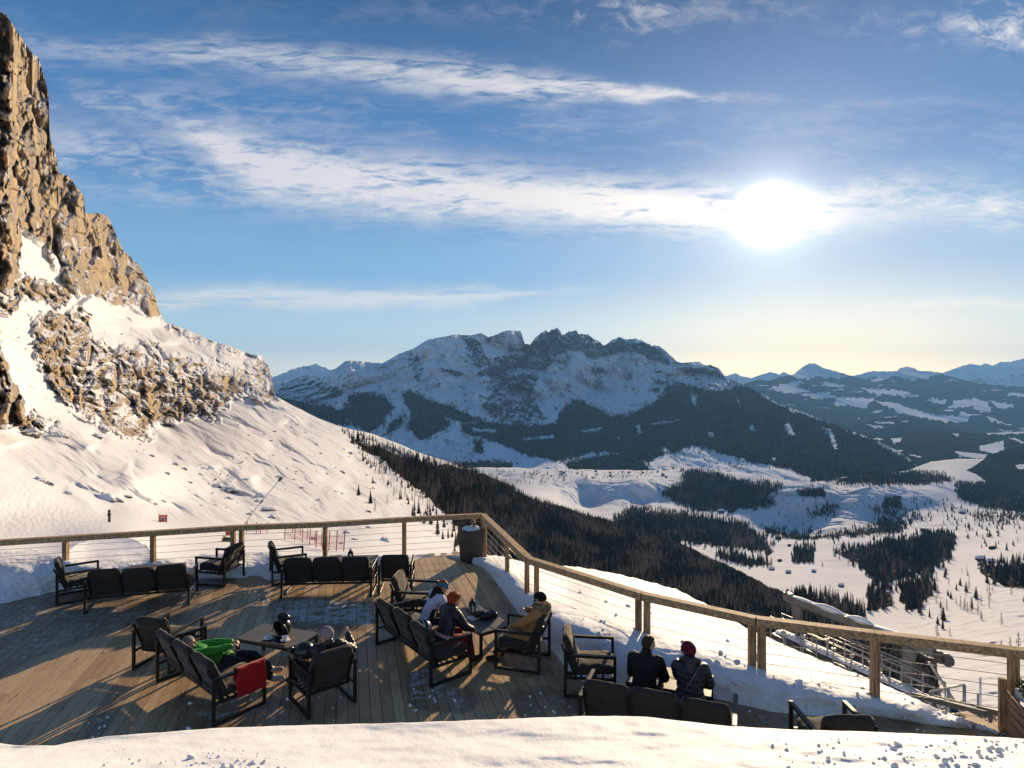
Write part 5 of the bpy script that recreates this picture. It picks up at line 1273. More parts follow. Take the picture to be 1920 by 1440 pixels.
# ------------------------------------------------------------------ planters
m_planter = pmat('planter_metal', (.03, .029, .028), .55, var=.15, scale=4, bump=.1, spec=.3)
def planter():
    c = Vector((-.98, 14.72, 0)); root = empty('planter', c, R(38), 'tall dark square planter topped with snow in the railing corner', 'planter')
    bm = bmesh.new(); s0, s1, hh = .19, .235, .78
    v = [bm.verts.new((s * x, s * y, z)) for s, z in ((s0, 0), (s1, hh), (s1 - .02, hh), (s1 - .03, hh - .1)) for x, y in ((-1, -1), (1, -1), (1, 1), (-1, 1))]
    for k in range(3):
        for j in range(4): bm.faces.new((v[k * 4 + j], v[k * 4 + (j + 1) % 4], v[k * 4 + 4 + (j + 1) % 4], v[k * 4 + 4 + j]))
    bm.faces.new(v[12:16]); bm.faces.new(v[0:4][::-1])
    bm_obj('pot', bm, m_planter, root, bevel=.006)
    bm = bmesh.new(); bmesh.ops.create_icosphere(bm, subdivisions=4, radius=.23)
    for q in bm.verts:
        n = fbm(np.array([q.co.x * 9]), np.array([q.co.y * 9]), np.array([q.co.z * 9]), 3)[0]
        q.co = Vector((q.co.x * .98 + .0, q.co.y * .98, hh - .02 + max(q.co.z, -.1) * .34)) * (1.0) + Vector((0, 0, float(n) * .05))
    bm_obj('snow_cap', bm, m_bank, root, smooth=True)
    bm = bmesh.new(); rr = random.Random(4)
    for k in range(14):
        a = rr.uniform(0, 6.28); b_tube(bm, [(.05 * math.cos(a), .05 * math.sin(a), hh), (.12 * math.cos(a), .12 * math.sin(a), hh + .12), (.2 * math.cos(a + .4), .2 * math.sin(a + .4), hh + rr.uniform(.10, .22))], [.006, .004, .002], 5)
    bm_obj('twigs', bm, m_bark, root)
planter()
m_box = pmat('planter_boards', (.30, .185, .10), .75, var=.3, scale=1.2, bump=.4, bscale=8, streak=(2, 2, 16), bdist=.006)
m_leaf = pmat('shrub_leaves', (.16, .14, .04), .6, var=.4, scale=9, bump=0, spec=.25)
def plantbox():
    root = empty('plant_box', (6.02, 7.12, 0), R(-18), 'weathered wooden plant box with a snowy evergreen shrub at the right end of the deck', 'planter')
    for k in range(5):
        bm = bmesh.new(); z = .05 + k * .105
        b_box(bm, (.40, -.02, z), (.74, .03, .098)); b_box(bm, (.0, .30, z), (.03, .64, .098)); bm_obj('board', bm, m_box, root, bevel=.004)
    for x, y in ((-.0, -.06), (.40, -.065), (-.04, .62)):
        bm = bmesh.new(); b_box(bm, (x, y, .32), (.075, .06, .68)); bm_obj('corner_post', bm, m_post, root, bevel=.004)
    bm = bmesh.new(); b_box(bm, (.42, .31, .50), (.70, .60, .10)); bmesh.ops.subdivide_edges(bm, edges=bm.edges[:], cuts=8, use_grid_fill=True)
    for v in bm.verts: v.co.z += .07 * float(fbm(np.array([v.co.x * 5]), np.array([v.co.y * 5]), None, 3)[0]) + .05
    bm_obj('snow_cap', bm, m_bank, root, smooth=True)
    bm = bmesh.new(); rr = random.Random(14)
    for k in range(34):
        a = rr.uniform(0, 6.28); r0 = rr.uniform(.1, .3); c = Vector((.24 + rr.uniform(-.16, .22), .22 + rr.uniform(-.16, .2), .56))
        tip = c + Vector((r0 * math.cos(a) * .7, r0 * math.sin(a) * .7, rr.uniform(.10, .30)))
        b_tube(bm, [c, c.lerp(tip, .5) + Vector((0, 0, .03)), tip], [.006, .004, .002], 4, 0)
        for q in range(34):
            p = c.lerp(tip, rr.uniform(.25, 1)); d = Vector((rr.gauss(0, 1), rr.gauss(0, 1), rr.gauss(.4, 1))).normalized(); s = d.cross(Vector((rr.gauss(0, 1), rr.gauss(0, 1), rr.gauss(0, 1)))).normalized()
            L = rr.uniform(.045, .08); f = bm.faces.new([bm.verts.new(p), bm.verts.new(p + d * L * .5 + s * L * .22), bm.verts.new(p + d * L), bm.verts.new(p + d * L * .5 - s * L * .22)]); f.material_index = 1
    bm_obj('shrub', bm, [m_bark, m_leaf], root)
plantbox()
# ------------------------------------------------------------------ people
def skin_mat(name, c):
    m, t, b = material(name)
    co = t.new('ShaderNodeTexCoord').outputs['Object']
    t.put(b.inputs['Base Color'], t.mix(t.ss(t.noise(co, 14, 4), .35, .7), c + (1,), (c[0] * .95, c[1] * .72, c[2] * .66, 1)))
    b.inputs['Roughness'].default_value = .5; b.inputs['Specular IOR Level'].default_value = .3
    return m
m_skin = skin_mat('skin', (.56, .33, .23)); m_eye = pmat('eye_dark', (.02, .015, .012), .2, bump=0)
def cloth(name, c, rough=.75, wr=16, bd=.012, spec=.2, str_=.6):
    m, t, b = material(name)
    co = t.new('ShaderNodeTexCoord').outputs['Object']
    n = t.noise(co, wr, 4, .6, 1.0); w = t.noise(co, 300, 2)
    cc = t.mix(t.ss(n, .3, .7), tuple(x * .8 for x in c) + (1,), tuple(min(1, x * 1.1) for x in c) + (1,))
    t.put(b.inputs['Base Color'], cc); b.inputs['Roughness'].default_value = rough; b.inputs['Specular IOR Level'].default_value = spec
    bp = t.new('ShaderNodeBump'); bp.inputs['Strength'].default_value = str_; bp.inputs['Distance'].default_value = bd
    t.put(bp.inputs['Height'], t.m('ADD', n, t.m('MULTIPLY', w, .06))); t.put(b.inputs['Normal'], bp.outputs[0])
    return m
m_blackcoat = cloth('black_wool', (.012, .012, .014)); m_blackpuff = cloth('black_nylon', (.016, .016, .018), .42, spec=.45); m_navy = cloth('navy_nylon', (.012, .014, .022), .45, spec=.4)
m_lilac = cloth('white_nylon', (.62, .58, .68), .5, spec=.3); m_green = cloth('green_nylon', (.05, .27, .03), .55); m_tan = cloth('tan_cotton', (.40, .21, .075), .75)
m_redtr = cloth('red_trousers', (.24, .012, .02)); m_darktr = cloth('dark_trousers', (.02, .019, .019)); m_tantr = cloth('tan_trousers', (.36, .19, .075)); m_boot = cloth('boot_leather', (.03, .028, .027), .5); m_greyboot = cloth('ski_boot_shell', (.32, .30, .28), .35, bd=.004)
m_teal = cloth('teal_knit', (.03, .18, .27), .85, wr=60, bd=.004); m_maroon = cloth('maroon_knit', (.10, .012, .03), .9, wr=60, bd=.006); m_greyknit = cloth('grey_knit', (.27, .22, .22), .9, wr=70, bd=.006); m_blackknit = cloth('black_knit', (.013, .013, .013), .9, wr=60, bd=.005)
m_redhair = cloth('red_hair', (.33, .065, .014), .6, wr=45, bd=.02, str_=1); m_brownhair = cloth('brown_hair', (.045, .024, .013), .55, wr=70, bd=.008, str_=1); m_greyhair = cloth('grey_hair', (.25, .2, .16), .6, wr=60, bd=.008, str_=1); m_dkhair = cloth('dark_hair', (.02, .012, .009), .5, wr=60, bd=.01, str_=1)
m_fur = cloth('fur_trim', (.36, .24, .13), .95, wr=50, bd=.03, str_=1); m_whitecl = cloth('white_cotton', (.75, .73, .70)); m_redband = cloth('red_white_band', (.6, .10, .07))

def capsule(bm, a, b, ra, rb, side=None, flat=1.0, seg=14):
    """tapered rounded limb from a to b; flat squeezes it across the side vector's normal"""
    a = Vector(a); b = Vector(b); d = (b - a); L = d.length
    d = d.normalized() if L > 1e-6 else Vector((0, 0, 1))
    s = Vector(side) if side is not None else (Vector((1, 0, 0)) if abs(d.x) < .9 else Vector((0, 1, 0)))
    s = (s - d * s.dot(d)).normalized(); n = d.cross(s)
    rings = []
    for k in range(1, 5):
        t_ = math.pi / 2 * k / 4; rings.append((a - d * ra * math.cos(t_), ra * math.sin(t_)))
    for k in range(1, 4): rings.append((a.lerp(b, k / 4), ra + (rb - ra) * k / 4))
    for k in range(4, 0, -1):
        t_ = math.pi / 2 * k / 4; rings.append((b + d * rb * math.cos(t_), rb * math.sin(t_)))
    vr = [[bm.verts.new(c + s * r * math.cos(q) + n * r * flat * math.sin(q)) for q in [2 * math.pi * i / seg for i in range(seg)]] for c, r in rings]
    for x, y in zip(vr, vr[1:]):
        for i in range(seg): bm.faces.new((x[i], x[(i + 1) % seg], y[(i + 1) % seg], y[i]))
    bm.faces.new(vr[0][::-1]); bm.faces.new(vr[-1])
def ellipsoid(bm, c, r, M=None, sub=3):
    vs = bmesh.ops.create_icosphere(bm, subdivisions=sub, radius=1.0)['verts']
    for v in vs:
        q = Vector((v.co.x * r[0], v.co.y * r[1], v.co.z * r[2])); v.co = Vector(c) + (M @ q if M else q)
    return vs
def fuse(name, bm, mat, parent, voxel=.009, smooth=4, ripple=None, post=None):
    """join overlapping volumes into one continuous skin"""
    bmesh.ops.recalc_face_normals(bm, faces=bm.faces[:])
    me = bpy.data.meshes.new(name); bm.to_mesh(me); bm.free()
    tmp = bpy.data.objects.new('tmp', me); COL.objects.link(tmp)
    r = tmp.modifiers.new('r', 'REMESH'); r.mode = 'VOXEL'; r.voxel_size = voxel
    if smooth: s = tmp.modifiers.new('s', 'SMOOTH'); s.factor = .5; s.iterations = smooth
    dg = bpy.context.evaluated_depsgraph_get()
    m2 = bpy.data.meshes.new_from_object(tmp.evaluated_get(dg)); m2.name = name
    bpy.data.objects.remove(tmp); bpy.data.meshes.remove(me)
    n = len(m2.vertices)
    co = np.zeros(n * 3, np.float32); m2.vertices.foreach_get('co', co); co = co.reshape(-1, 3)
    no = np.zeros(n * 3, np.float32); m2.vertices.foreach_get('normal', no); no = no.reshape(-1, 3)
    if ripple is not None: co = co + no * ripple(co)[:, None]; m2.vertices.foreach_set('co', co.astype(np.float32).ravel())
    m2.materials.clear(); m2.materials.append(mat)
    m2.polygons.foreach_set('use_smooth', np.ones(len(m2.polygons), bool)); m2.update()
    return link(bpy.data.objects.new(name, m2), parent)
def ik(a, b, l1, l2, pole):
    a = Vector(a); b = Vector(b); d = b - a; L = min(d.length, (l1 + l2) * .995)
    u = d.normalized(); x = (l1 * l1 - l2 * l2 + L * L) / (2 * L); h = math.sqrt(max(0, l1 * l1 - x * x))
    p = Vector(pole); p = (p - u * p.dot(u)).normalized()
    return a + u * x + p * h, a + u * L
def wrinkle(a, f, seed, puff=None):
    def g(co):
        r = fbm(co[:, 0] * f, co[:, 1] * f, co[:, 2] * f * 1.3, 3, seed) * a
        if puff: r = r + puff[0] * (np.abs(np.sin(co[:, 2] * puff[1] + .6 * np.sin(co[:, 0] * 6))) ** .6 - .6)
        return r
    return g
def person(loc, rz, label, hip=(0, 0, .50), lean=10, bend=0, roll=0, yaw=0, head=(0, 0, 0), hands=None, feet=None, knees=None, elbows=None, coat=None, coatpuff=None, trousers=None, boots=None, girth=1.0, size=1.0, curl=(.7, .7), coat_len=.0, palm=None):
    root = empty('person', (loc[0], loc[1], 0), rz, label, 'person'); root.scale = (.875, .875, .875)
    g = girth; hipc = Vector(hip)
    Rl = Matrix.Rotation(-R(lean), 3, 'X') ; Ry = Matrix.Rotation(R(yaw), 3, 'Z') @ Matrix.Rotation(R(roll), 3, 'Y')
    up1 = Ry @ (Rl @ Vector((0, 0, 1))); Rl2 = Matrix.Rotation(-R(lean + bend), 3, 'X'); up2 = Ry @ (Rl2 @ Vector((0, 0, 1)))
    sd = Ry @ Vector((1, 0, 0)); fw = up2.cross(sd) * -1
    fw = sd.cross(up2) * -1 if (sd.cross(up2)).y > 0 and False else up2.cross(sd)
    waist = hipc + up1 * .20 * size; chest = waist + up2 * .20 * size; neckb = chest + up2 * .14 * size
    sh = [chest + up2 * .085 * size + sd * s * .175 * size * (.94 + .06 * g) for s in (-1, 1)]
    hipj = [hipc + sd * s * .095 * size for s in (-1, 1)]
    hp, hy, hr = head
    Hm = Ry @ Matrix.Rotation(R(hy), 3, 'Z') @ Matrix.Rotation(-R(hp), 3, 'X') @ Matrix.Rotation(R(hr), 3, 'Y')
    headc = neckb + up2 * .075 * size + Hm @ Vector((0, .025, .085)) * size
    HM = lambda x, y, z: headc + Hm @ (Vector((x, y, z)) * size)
    hands = hands or [Vector((-.16, .34, .56)), Vector((.16, .34, .56))]; feet = feet or [Vector((-.12, .55, .07)), Vector((.12, .55, .07))]
    el = []; wr = []; kn = []; an = []
    for i, s in enumerate((-1, 1)):
        pole = elbows[i] if elbows else (s * .6, -.5, -.6)
        e, w = ik(sh[i], hands[i], .285 * size, .25 * size, pole); el.append(e); wr.append(w)
        pole = knees[i] if knees else (s * .15, .6, 1)
        k, a = ik(hipj[i], feet[i], .43 * size, .41 * size, pole); kn.append(k); an.append(a)
    # body: one skin
    bm = bmesh.new()
    capsule(bm, hipc, waist, .135 * g, .12 * g, sd, .72); capsule(bm, waist, chest, .12 * g, .15 * g, sd, .66); capsule(bm, sh[0], sh[1], .06, .06)
    capsule(bm, neckb - up2 * .03, headc - Hm @ Vector((0, .01, .05)), .056, .05)
    # head: skull, jaw, nose, brow, lips, ears
    ellipsoid(bm, HM(0, -.008, .022), (.077 * size, .096 * size, .095 * size), Hm); ellipsoid(bm, HM(0, .030, -.045), (.056 * size, .062 * size, .068 * size), Hm)
    ellipsoid(bm, HM(0, .060, -.092), (.026 * size, .024 * size, .02 * size), Hm)
    capsule(bm, HM(0, .088, .018), HM(0, .112, -.028), .009, .014); ellipsoid(bm, HM(0, .078, .032), (.052 * size, .018 * size, .012 * size), Hm); ellipsoid(bm, HM(0, .088, -.060), (.022 * size, .010 * size, .009 * size), Hm)
    for s in (-1, 1): ellipsoid(bm, HM(s * .077, -.010, -.008), (.011 * size, .02 * size, .033 * size), Hm); ellipsoid(bm, HM(s * .042, .062, -.022), (.022 * size, .02 * size, .02 * size), Hm)
    for i, s in enumerate((-1, 1)):
        capsule(bm, sh[i], el[i], .050, .040); capsule(bm, el[i], wr[i], .040, .027)
        d = (wr[i] - el[i]).normalized()
        pn = Vector(palm[i]) if palm and palm[i] else Vector((0, 0, -1)); pn = (pn - d * pn.dot(d)).normalized(); ac = d.cross(pn)
        if ac.dot(sd * -s) < 0: ac = -ac             # thumb side points inward
        pc = wr[i] + d * .055
        capsule(bm, wr[i] + d * .012, wr[i] + d * .082, .026, .034, ac, .45)
        cu = curl[i]
        for f_, (o_, L_) in enumerate(((.030, .070), (.010, .080), (-.010, .075), (-.029, .058))):
            b0 = wr[i] + d * .090 + ac * o_; a1 = cu * (1.0 + .08 * f_); d1 = d * math.cos(a1) + pn * math.sin(a1); a2 = cu * 2.0 + .1; d2 = d * math.cos(a2) + pn * math.sin(a2)
            m1 = b0 + d1 * L_ * .52; capsule(bm, b0, m1, .0098, .0090, seg=8); capsule(bm, m1, m1 + d2 * L_ * .46, .0090, .0075, seg=8)
        t0 = wr[i] + d * .03 + ac * .026; t1 = t0 + (d * .7 + ac * .7 + pn * .25).normalized() * .04; capsule(bm, t0, t1, .013, .011, seg=8); capsule(bm, t1, t1 + (d * .85 + ac * .2 + pn * .4).normalized() * .032, .011, .009, seg=8)
        capsule(bm, hipj[i], kn[i], .080 * g, .056); capsule(bm, kn[i], an[i], .056, .036)
        ft = (Vector((an[i].x - hipj[i].x, 0, 0)) * .3 + Ry @ Vector((0, 1, 0))).normalized(); capsule(bm, an[i] + Vector((0, 0, -.02)), an[i] + ft * .13 + Vector((0, 0, -.045)), .036, .03)
    body = fuse('body', bm, m_skin, root, .0072, 3)
    bm = bmesh.new()
    for s in (-1, 1): ellipsoid(bm, HM(s * .031, .083, .008), (.012, .008, .008), Hm, 2)
    me = bpy.data.meshes.new('eyes'); bm.to_mesh(me); bm.free()
    # eyes belong to the body mesh
    body.data.materials.append(m_eye); bmj = bmesh.new(); bmj.from_mesh(body.data); k0 = len(bmj.faces); bmj.from_mesh(me); bmj.faces.ensure_lookup_table()
    for f in bmj.faces[k0:]: f.material_index = 1
    bmj.to_mesh(body.data); bmj.free(); bpy.data.meshes.remove(me)
    if coat:
        bm = bmesh.new(); e_ = .022
        capsule(bm, hipc + up1 * (.02 - coat_len), waist, (.150 + coat_len * .25) * g + e_, .130 * g + e_, sd, .78); capsule(bm, waist, chest, .130 * g + e_, .155 * g + e_, sd, .72); capsule(bm, chest, neckb - up2 * .01, .15 * g + e_, .075, sd, .7)
        capsule(bm, sh[0] - up2 * .01, sh[1] - up2 * .01, .075 + e_, .075 + e_)
        for i in (0, 1): capsule(bm, sh[i], el[i], .070 + e_ * g, .056 + e_); capsule(bm, el[i], wr[i] - (wr[i] - el[i]).normalized() * .005, .056 + e_, .036 + e_ * .6)
        capsule(bm, neckb - up2 * .02, neckb + up2 * .055, .078, .074)
        fuse('jacket', bm, coat, root, .011, 3, wrinkle(.011, 9, int(hip[2] * 100) + len(label), coatpuff))
    if trousers:
        bm = bmesh.new(); capsule(bm, hipj[0], hipj[1], .125 * g, .125 * g, sd, .95)
        for i in (0, 1): capsule(bm, hipj[i], kn[i], .105 * g, .078); capsule(bm, kn[i], an[i] + (kn[i] - an[i]).normalized() * .05, .076, .066)
        fuse('trousers', bm, trousers, root, .011, 3, wrinkle(.010, 10, 7))
    if boots:
        for i in (0, 1):
            bm = bmesh.new(); ft = (Ry @ Vector((0, 1, 0)) + Vector(((-1, 1)[i] * .18, 0, 0))).normalized()
            up = (kn[i] - an[i]).normalized(); capsule(bm, an[i] + up * .16, an[i], .062, .056); capsule(bm, an[i] - Vector((0, 0, .012)), an[i] + ft * .15 - Vector((0, 0, .028)), .054, .044)
            fuse('boot', bm, boots, root, .010, 2)
    return dict(root=root, HM=HM, Hm=Hm, headc=headc, neckb=neckb, up=up2, sd=sd, fw=fw, chest=chest, waist=waist, hipc=hipc, sh=sh, el=el, wr=wr, kn=kn, an=an, size=size)
def cap_hair(P, mat, low=-.01, back=.0, bump=.010, f=18, name='hair', grow=1.10, brow=.055, curly=0.0):
    """hair or knitted hat: a thick cap that leaves the face free"""
    bm = bmesh.new(); Hm, HM = P['Hm'], P['HM']
    vs = bmesh.ops.create_icosphere(bm, subdivisions=5, radius=1.0)['verts']
    for v in vs:
        p = v.co.copy(); q = Vector((p.x * .082, p.y * .103 - .008, p.z * .099 + .024)) * grow
        n = float(fbm(np.array([p.x * f * .1 + 3]), np.array([p.y * f * .1]), np.array([p.z * f * .1]), 3)[0]) if False else 0
        lim = low + (back if p.y < 0 else 0) + (brow if p.y > .35 else (brow - (.35 - p.y) * .12 if p.y > 0 else 0))
        if q.z < lim: q = Vector((q.x * .84, q.y * .84, lim - .004 - .006 * (lim - q.z)))
        v.co = HM(*q)
    cu = np.array([v.co for v in bm.verts]); bmesh.ops.recalc_face_normals(bm, faces=bm.faces[:]); bm.normal_update()
    d = fbm(cu[:, 0] * f, cu[:, 1] * f, cu[:, 2] * f, 3, 5) * bump + (np.abs(fbm(cu[:, 0] * 26, cu[:, 1] * 26, cu[:, 2] * 26, 2, 9)) * curly if curly else 0)
    for v, k in zip(bm.verts, d): v.co += v.normal * float(k)
    return bm_obj(name, bm, mat, P['root'], smooth=True)
def band(P, mat, name, z0, z1, r=1.06, seg=40):
    bm = bmesh.new(); HM = P['HM']; rings = []
    for z, k in ((z0, r), (z0 + .004, r + .03), (z1 - .004, r + .03), (z1, r)):
        w = math.sqrt(max(.05, 1 - ((z - .024) / .105) ** 2)); rings.append([bm.verts.new(HM(.082 * r * k / r * w * math.cos(a), (.103 * k * w * math.sin(a) - .008), z)) for a in [2 * math.pi * i / seg for i in range(seg)]])
    for a, b in zip(rings, rings[1:]):
        for i in range(seg): bm.faces.new((a[i], a[(i + 1) % seg], b[(i + 1) % seg], b[i]))
    return bm_obj(name, bm, mat, P['root'], smooth=True)
def sunglasses(P):
    bm = bmesh.new(); HM = P['HM']
    for s in (-1, 1): ellipsoid(bm, HM(s * .034, .096, .006), (.030, .012, .023), P['Hm'], 3); b_tube(bm, [HM(s * .06, .085, .012), HM(s * .082, .04, .012), HM(s * .084, -.02, .004)], .004, 6)
    b_tube(bm, [HM(-.012, .105, .012), HM(.012, .105, .012)], .004, 6)
    bm_obj('sunglasses', bm, m_black, P['root'], smooth=True)
def hood(P, mat, r=.10, drop=.03, name='hood', fur=0.0, tube=.055, seed=3):
    """hood lying behind the neck, or a fur ruff"""
    bm = bmesh.new(); nb = P['neckb'] + P['up'] * (.04 - drop); sd, fw = P['sd'], P['fw']; up = P['up']
    fwd = up.cross(sd); fwd = fwd if fwd.dot(P['Hm'] @ Vector((0, 1, 0))) > 0 else -fwd
    pts = []
    for i in range(15):
        a = math.pi * (.16 + 1.68 * i / 14) ; pts.append(nb + fwd * (r * math.cos(a) * 1.0) + sd * (r * math.sin(a) * 1.05) - up * (.03 * math.cos(a)) )
    for a, b in zip(pts, pts[1:]): capsule(bm, a, b, tube, tube, seg=12)
    if not fur: capsule(bm, nb - fwd * r * 1.1, nb - fwd * r * 1.25 - up * .12, .085, .06, sd, .6)
    o = fuse(name, bm, mat, P['root'], .010, 2, (lambda co: fbm(co[:, 0] * 30, co[:, 1] * 30, co[:, 2] * 30, 3, 5) * fur * .5 + np.abs(fbm(co[:, 0] * 70, co[:, 1] * 70, co[:, 2] * 70, 2, 8)) * fur) if fur else wrinkle(.010, 12, seed))
    return o
def local(rootloc, rz, world):
    d = Vector(world) - Vector((rootloc[0], rootloc[1], 0)); return Matrix.Rotation(-rz, 3, 'Z') @ d
def rzf(f): return math.atan2(-f[0], f[1])

# woman in white jacket with blue headband, leaning forward on the middle of the slanting sofa
f3 = Vector((.789, .614))
def sofa_spot(a, b, k, fwd):
    a = Vector(a); b = Vector(b); u = (b - a).normalized(); f = Vector((-u.y, u.x)); return a + (b - a) * k + f * fwd, f
p, f = sofa_spot((-2.244, 10.147), (-1.19, 8.79), .33, .62)
W1 = person(p, rzf(f) - .15, 'person in white and black jacket with teal headband, leaning to the table', lean=20, bend=14, head=(14, -22, 0), hands=[Vector((-.06, .50, .55)), Vector((.10, .52, .55))], coat=m_lilac, coatpuff=(.010, 55), trousers=m_darktr, boots=m_boot, size=.97, elbows=[(-.6, -.3, -.7), (.8, -.3, -.6)], palm=[(0, 0, -1), (0, 0, -1)])
cap_hair(W1, m_redhair, low=-.02, back=-.06, bump=.012, grow=1.06); band(W1, m_teal, 'headband', .010, .088, 1.13); sunglasses(W1); hood(W1, m_blackknit, .088, .015)
bm = bmesh.new()
for s in (-1, 1): capsule(bm, W1['hipc'] + W1['sd'] * s * .12 + W1['up'] * .0, W1['waist'] + W1['sd'] * s * .14 + W1['up'] * .06, .075, .045, W1['up'].cross(W1['sd']), .6)
fuse('side_panel', bm, m_blackknit, W1['root'], .011, 2)
# red-haired woman at the near end
p, f = sofa_spot((-2.244, 10.147), (-1.19, 8.79), .80, .46)
W2 = person(p, rzf(f) + .10, 'person with short red curly hair in a dark padded jacket and red trousers', lean=12, bend=10, head=(4, -24, 0), hands=[Vector((-.10, .50, .58)), Vector((.18, .50, .60))], coat=m_navy, coatpuff=(.007, 90), trousers=m_redtr, boots=m_boot, girth=1.12, size=.98, feet=[Vector((-.10, .46, .08)), Vector((.16, .50, .08))])
cap_hair(W2, m_redhair, low=-.035, back=-.05, bump=.022, f=22, grow=1.16, curly=.035, brow=.075); hood(W2, m_navy, .092, .03, seed=8)
bm = bmesh.new(); zb = W2['hipc'] + W2['up'] * .06; seg = 40; rings = []
for dz in (0, .012, .034, .046):
    rings.append([bm.verts.new(zb + W2['up'] * dz + W2['sd'] * (.216 * math.cos(a)) + (W2['up'].cross(W2['sd'])) * (.178 * math.sin(a))) for a in [2 * math.pi * i / seg for i in range(seg)]])
for a, b in zip(rings, rings[1:]):
    for i in range(seg): bm.faces.new((a[i], a[(i + 1) % seg], b[(i + 1) % seg], b[i])).material_index = 0 if a is rings[0] or a is rings[2] else 1
bm_obj('belt_stripe', bm, [m_whitecl, m_redband], W2['root'], smooth=True)
p, f = sofa_spot((-2.244, 10.147), (-1.19, 8.79), .60, .30)
helmet(Vector((p.x, p.y, .55)), .6, 'black ski helmet with white stripes on the sofa seat between the two women', (R(18), 0, 0), stripe=True, goggles=False)
# person in the tan fur-hooded coat
cc = Vector((.20, 9.55)); f = Vector((-.954, .30)); rz = rzf(f)
W4 = person((cc.x + .10, cc.y - .02), rz, 'person in a tan coat with a fur-trimmed hood and black hat, in a chair', hip=(0, .02, .49), lean=-26, bend=8, head=(8, 8, 0), hands=[Vector((-.10, .42, .60)), Vector((.20, .14, .86))], coat=m_tan, trousers=m_tantr, boots=m_boot, girth=1.14, feet=[Vector((-.12, .62, .07)), Vector((.10, .58, .07))], elbows=[(-.7, -.4, -.5), (.8, .1, -.6)], coat_len=.12)
cap_hair(W4, m_blackknit, low=-.005, back=-.01, bump=.006, name='beanie', grow=1.13, brow=.045); hood(W4, m_fur, .115, .0, 'fur_trim', fur=.03, tube=.05); hood(W4, m_tan, .10, .06, 'hood'); sunglasses(W4)
bm = bmesh.new()
for i in (0, 1): d = (W4['wr'][i] - W4['el'][i]).normalized(); capsule(bm, W4['wr'][i] - d * .03, W4['wr'][i] - d * .005, .052, .05)
fuse('fur_cuffs', bm, m_fur, W4['root'], .010, 1, lambda co: np.abs(fbm(co[:, 0] * 60, co[:, 1] * 60, co[:, 2] * 60, 2, 8)) * .02)
# person in green lying back on the left sofa, face to the sun
hip = Vector((-4.10, 8.78, .50)); hd = Vector((-4.66, 8.60, .80)); rz = rzf((.93, .36)); o0 = (-4.10, 8.78)
W3 = person(o0, rz, 'person in a bright green jacket lying back on a sofa, face to the sun', hip=(0, 0, .48), lean=-72, bend=8, head=(-8, 0, 0), hands=[Vector((-.10, .10, .70)), Vector((.06, .14, .70))], coat=m_green, trousers=m_darktr, boots=m_greyboot, feet=[Vector((-.10, .70, .13)), Vector((.14, .72, .10))], knees=[(-.1, .3, 1), (.2, .3, 1)], elbows=[(-.9, -.2, .1), (.9, -.2, .1)], size=.98, girth=1.06)
cap_hair(W3, m_greyhair, low=-.02, back=-.05, bump=.008, grow=1.05, brow=.078)
bm = bmesh.new(); q = W3['neckb']; capsule(bm, q - W3['sd'] * .05 + W3['fw'] * 0, q + W3['sd'] * .06, .06, .06); fuse('scarf', bm, m_whitecl, W3['root'], .010, 2, wrinkle(.010, 20, 5))
# person with grey beanie in the near chair, seen from behind, fist raised by the head
f = Vector((-.634, .773)); rz = rzf(f); c8 = fr2((-2.12, 8.38), f)
W5 = person((c8.x, c8.y), rz, 'person in a grey beanie seen from behind in a chair, one fist raised', hip=(.02, .10, .47), lean=-34, bend=6, head=(14, 38, 0), hands=[Vector((-.22, .42, .60)), Vector((.42, -.02, .94))], coat=m_blackpuff, coatpuff=(.008, 60), trousers=m_darktr, boots=m_boot, feet=[Vector((-.20, .72, .08)), Vector((.06, .70, .08))], elbows=[(-.8, -.2, -.4), (.7, -.2, -.7)], curl=(.7, 1.5), palm=[(0, 0, -1), (-.2, 1, 0)])
cap_hair(W5, m_greyknit, low=-.015, back=-.045, bump=.006, name='beanie', grow=1.16, brow=.04)
hm = Matrix.Rotation(rz, 3, 'Z') @ Vector((-.22, .10, 0)); helmet(Vector((c8.x + hm.x, c8.y + hm.y, .70)), rz + .6, 'black ski helmet held in the lap of the person in the grey beanie', (R(-20), R(10), 0), goggles=True)
# the couple on the nearest sofa, seen from behind
p, f = sofa_spot((.81, 7.43), (2.48, 6.79), .385, .58)
W6 = person(p, rzf(f) - .05, 'person with short brown hair in a black coat, left of the couple', lean=13, bend=8, head=(8, -42, 0), hands=[Vector((-.14, .46, .60)), Vector((.18, .46, .58))], coat=m_blackcoat, trousers=m_darktr, boots=m_boot, girth=1.16, coat_len=.14)
cap_hair(W6, m_brownhair, low=.0, back=-.045, bump=.006, grow=1.05, brow=.08)
p, f = sofa_spot((.81, 7.43), (2.48, 6.79), .70, .60)
W7 = person(p, rzf(f) + .1, 'person in a maroon beanie and black puffer jacket, right of the couple on the sofa', lean=12, bend=12, head=(10, 44, 0), hands=[Vector((-.12, .20, .93)), Vector((.16, .44, .60))], coat=m_blackpuff, coatpuff=(.014, 42), trousers=m_darktr, boots=m_boot, girth=1.2, size=.97, coat_len=.16, elbows=[(-.6, .2, -.8), (.7, -.3, -.6)], curl=(1.0, .7))
cap_hair(W7, m_maroon, low=-.02, back=-.05, bump=.008, name='beanie', grow=1.2, brow=.05); sunglasses(W7); hood(W7, m_blackpuff, .105, .02, seed=12)
bm = bmesh.new(); q = W7; fwd = q['up'].cross(q['sd']); fwd = fwd if fwd.dot(q['Hm'] @ Vector((0, 1, 0))) > 0 else -fwd
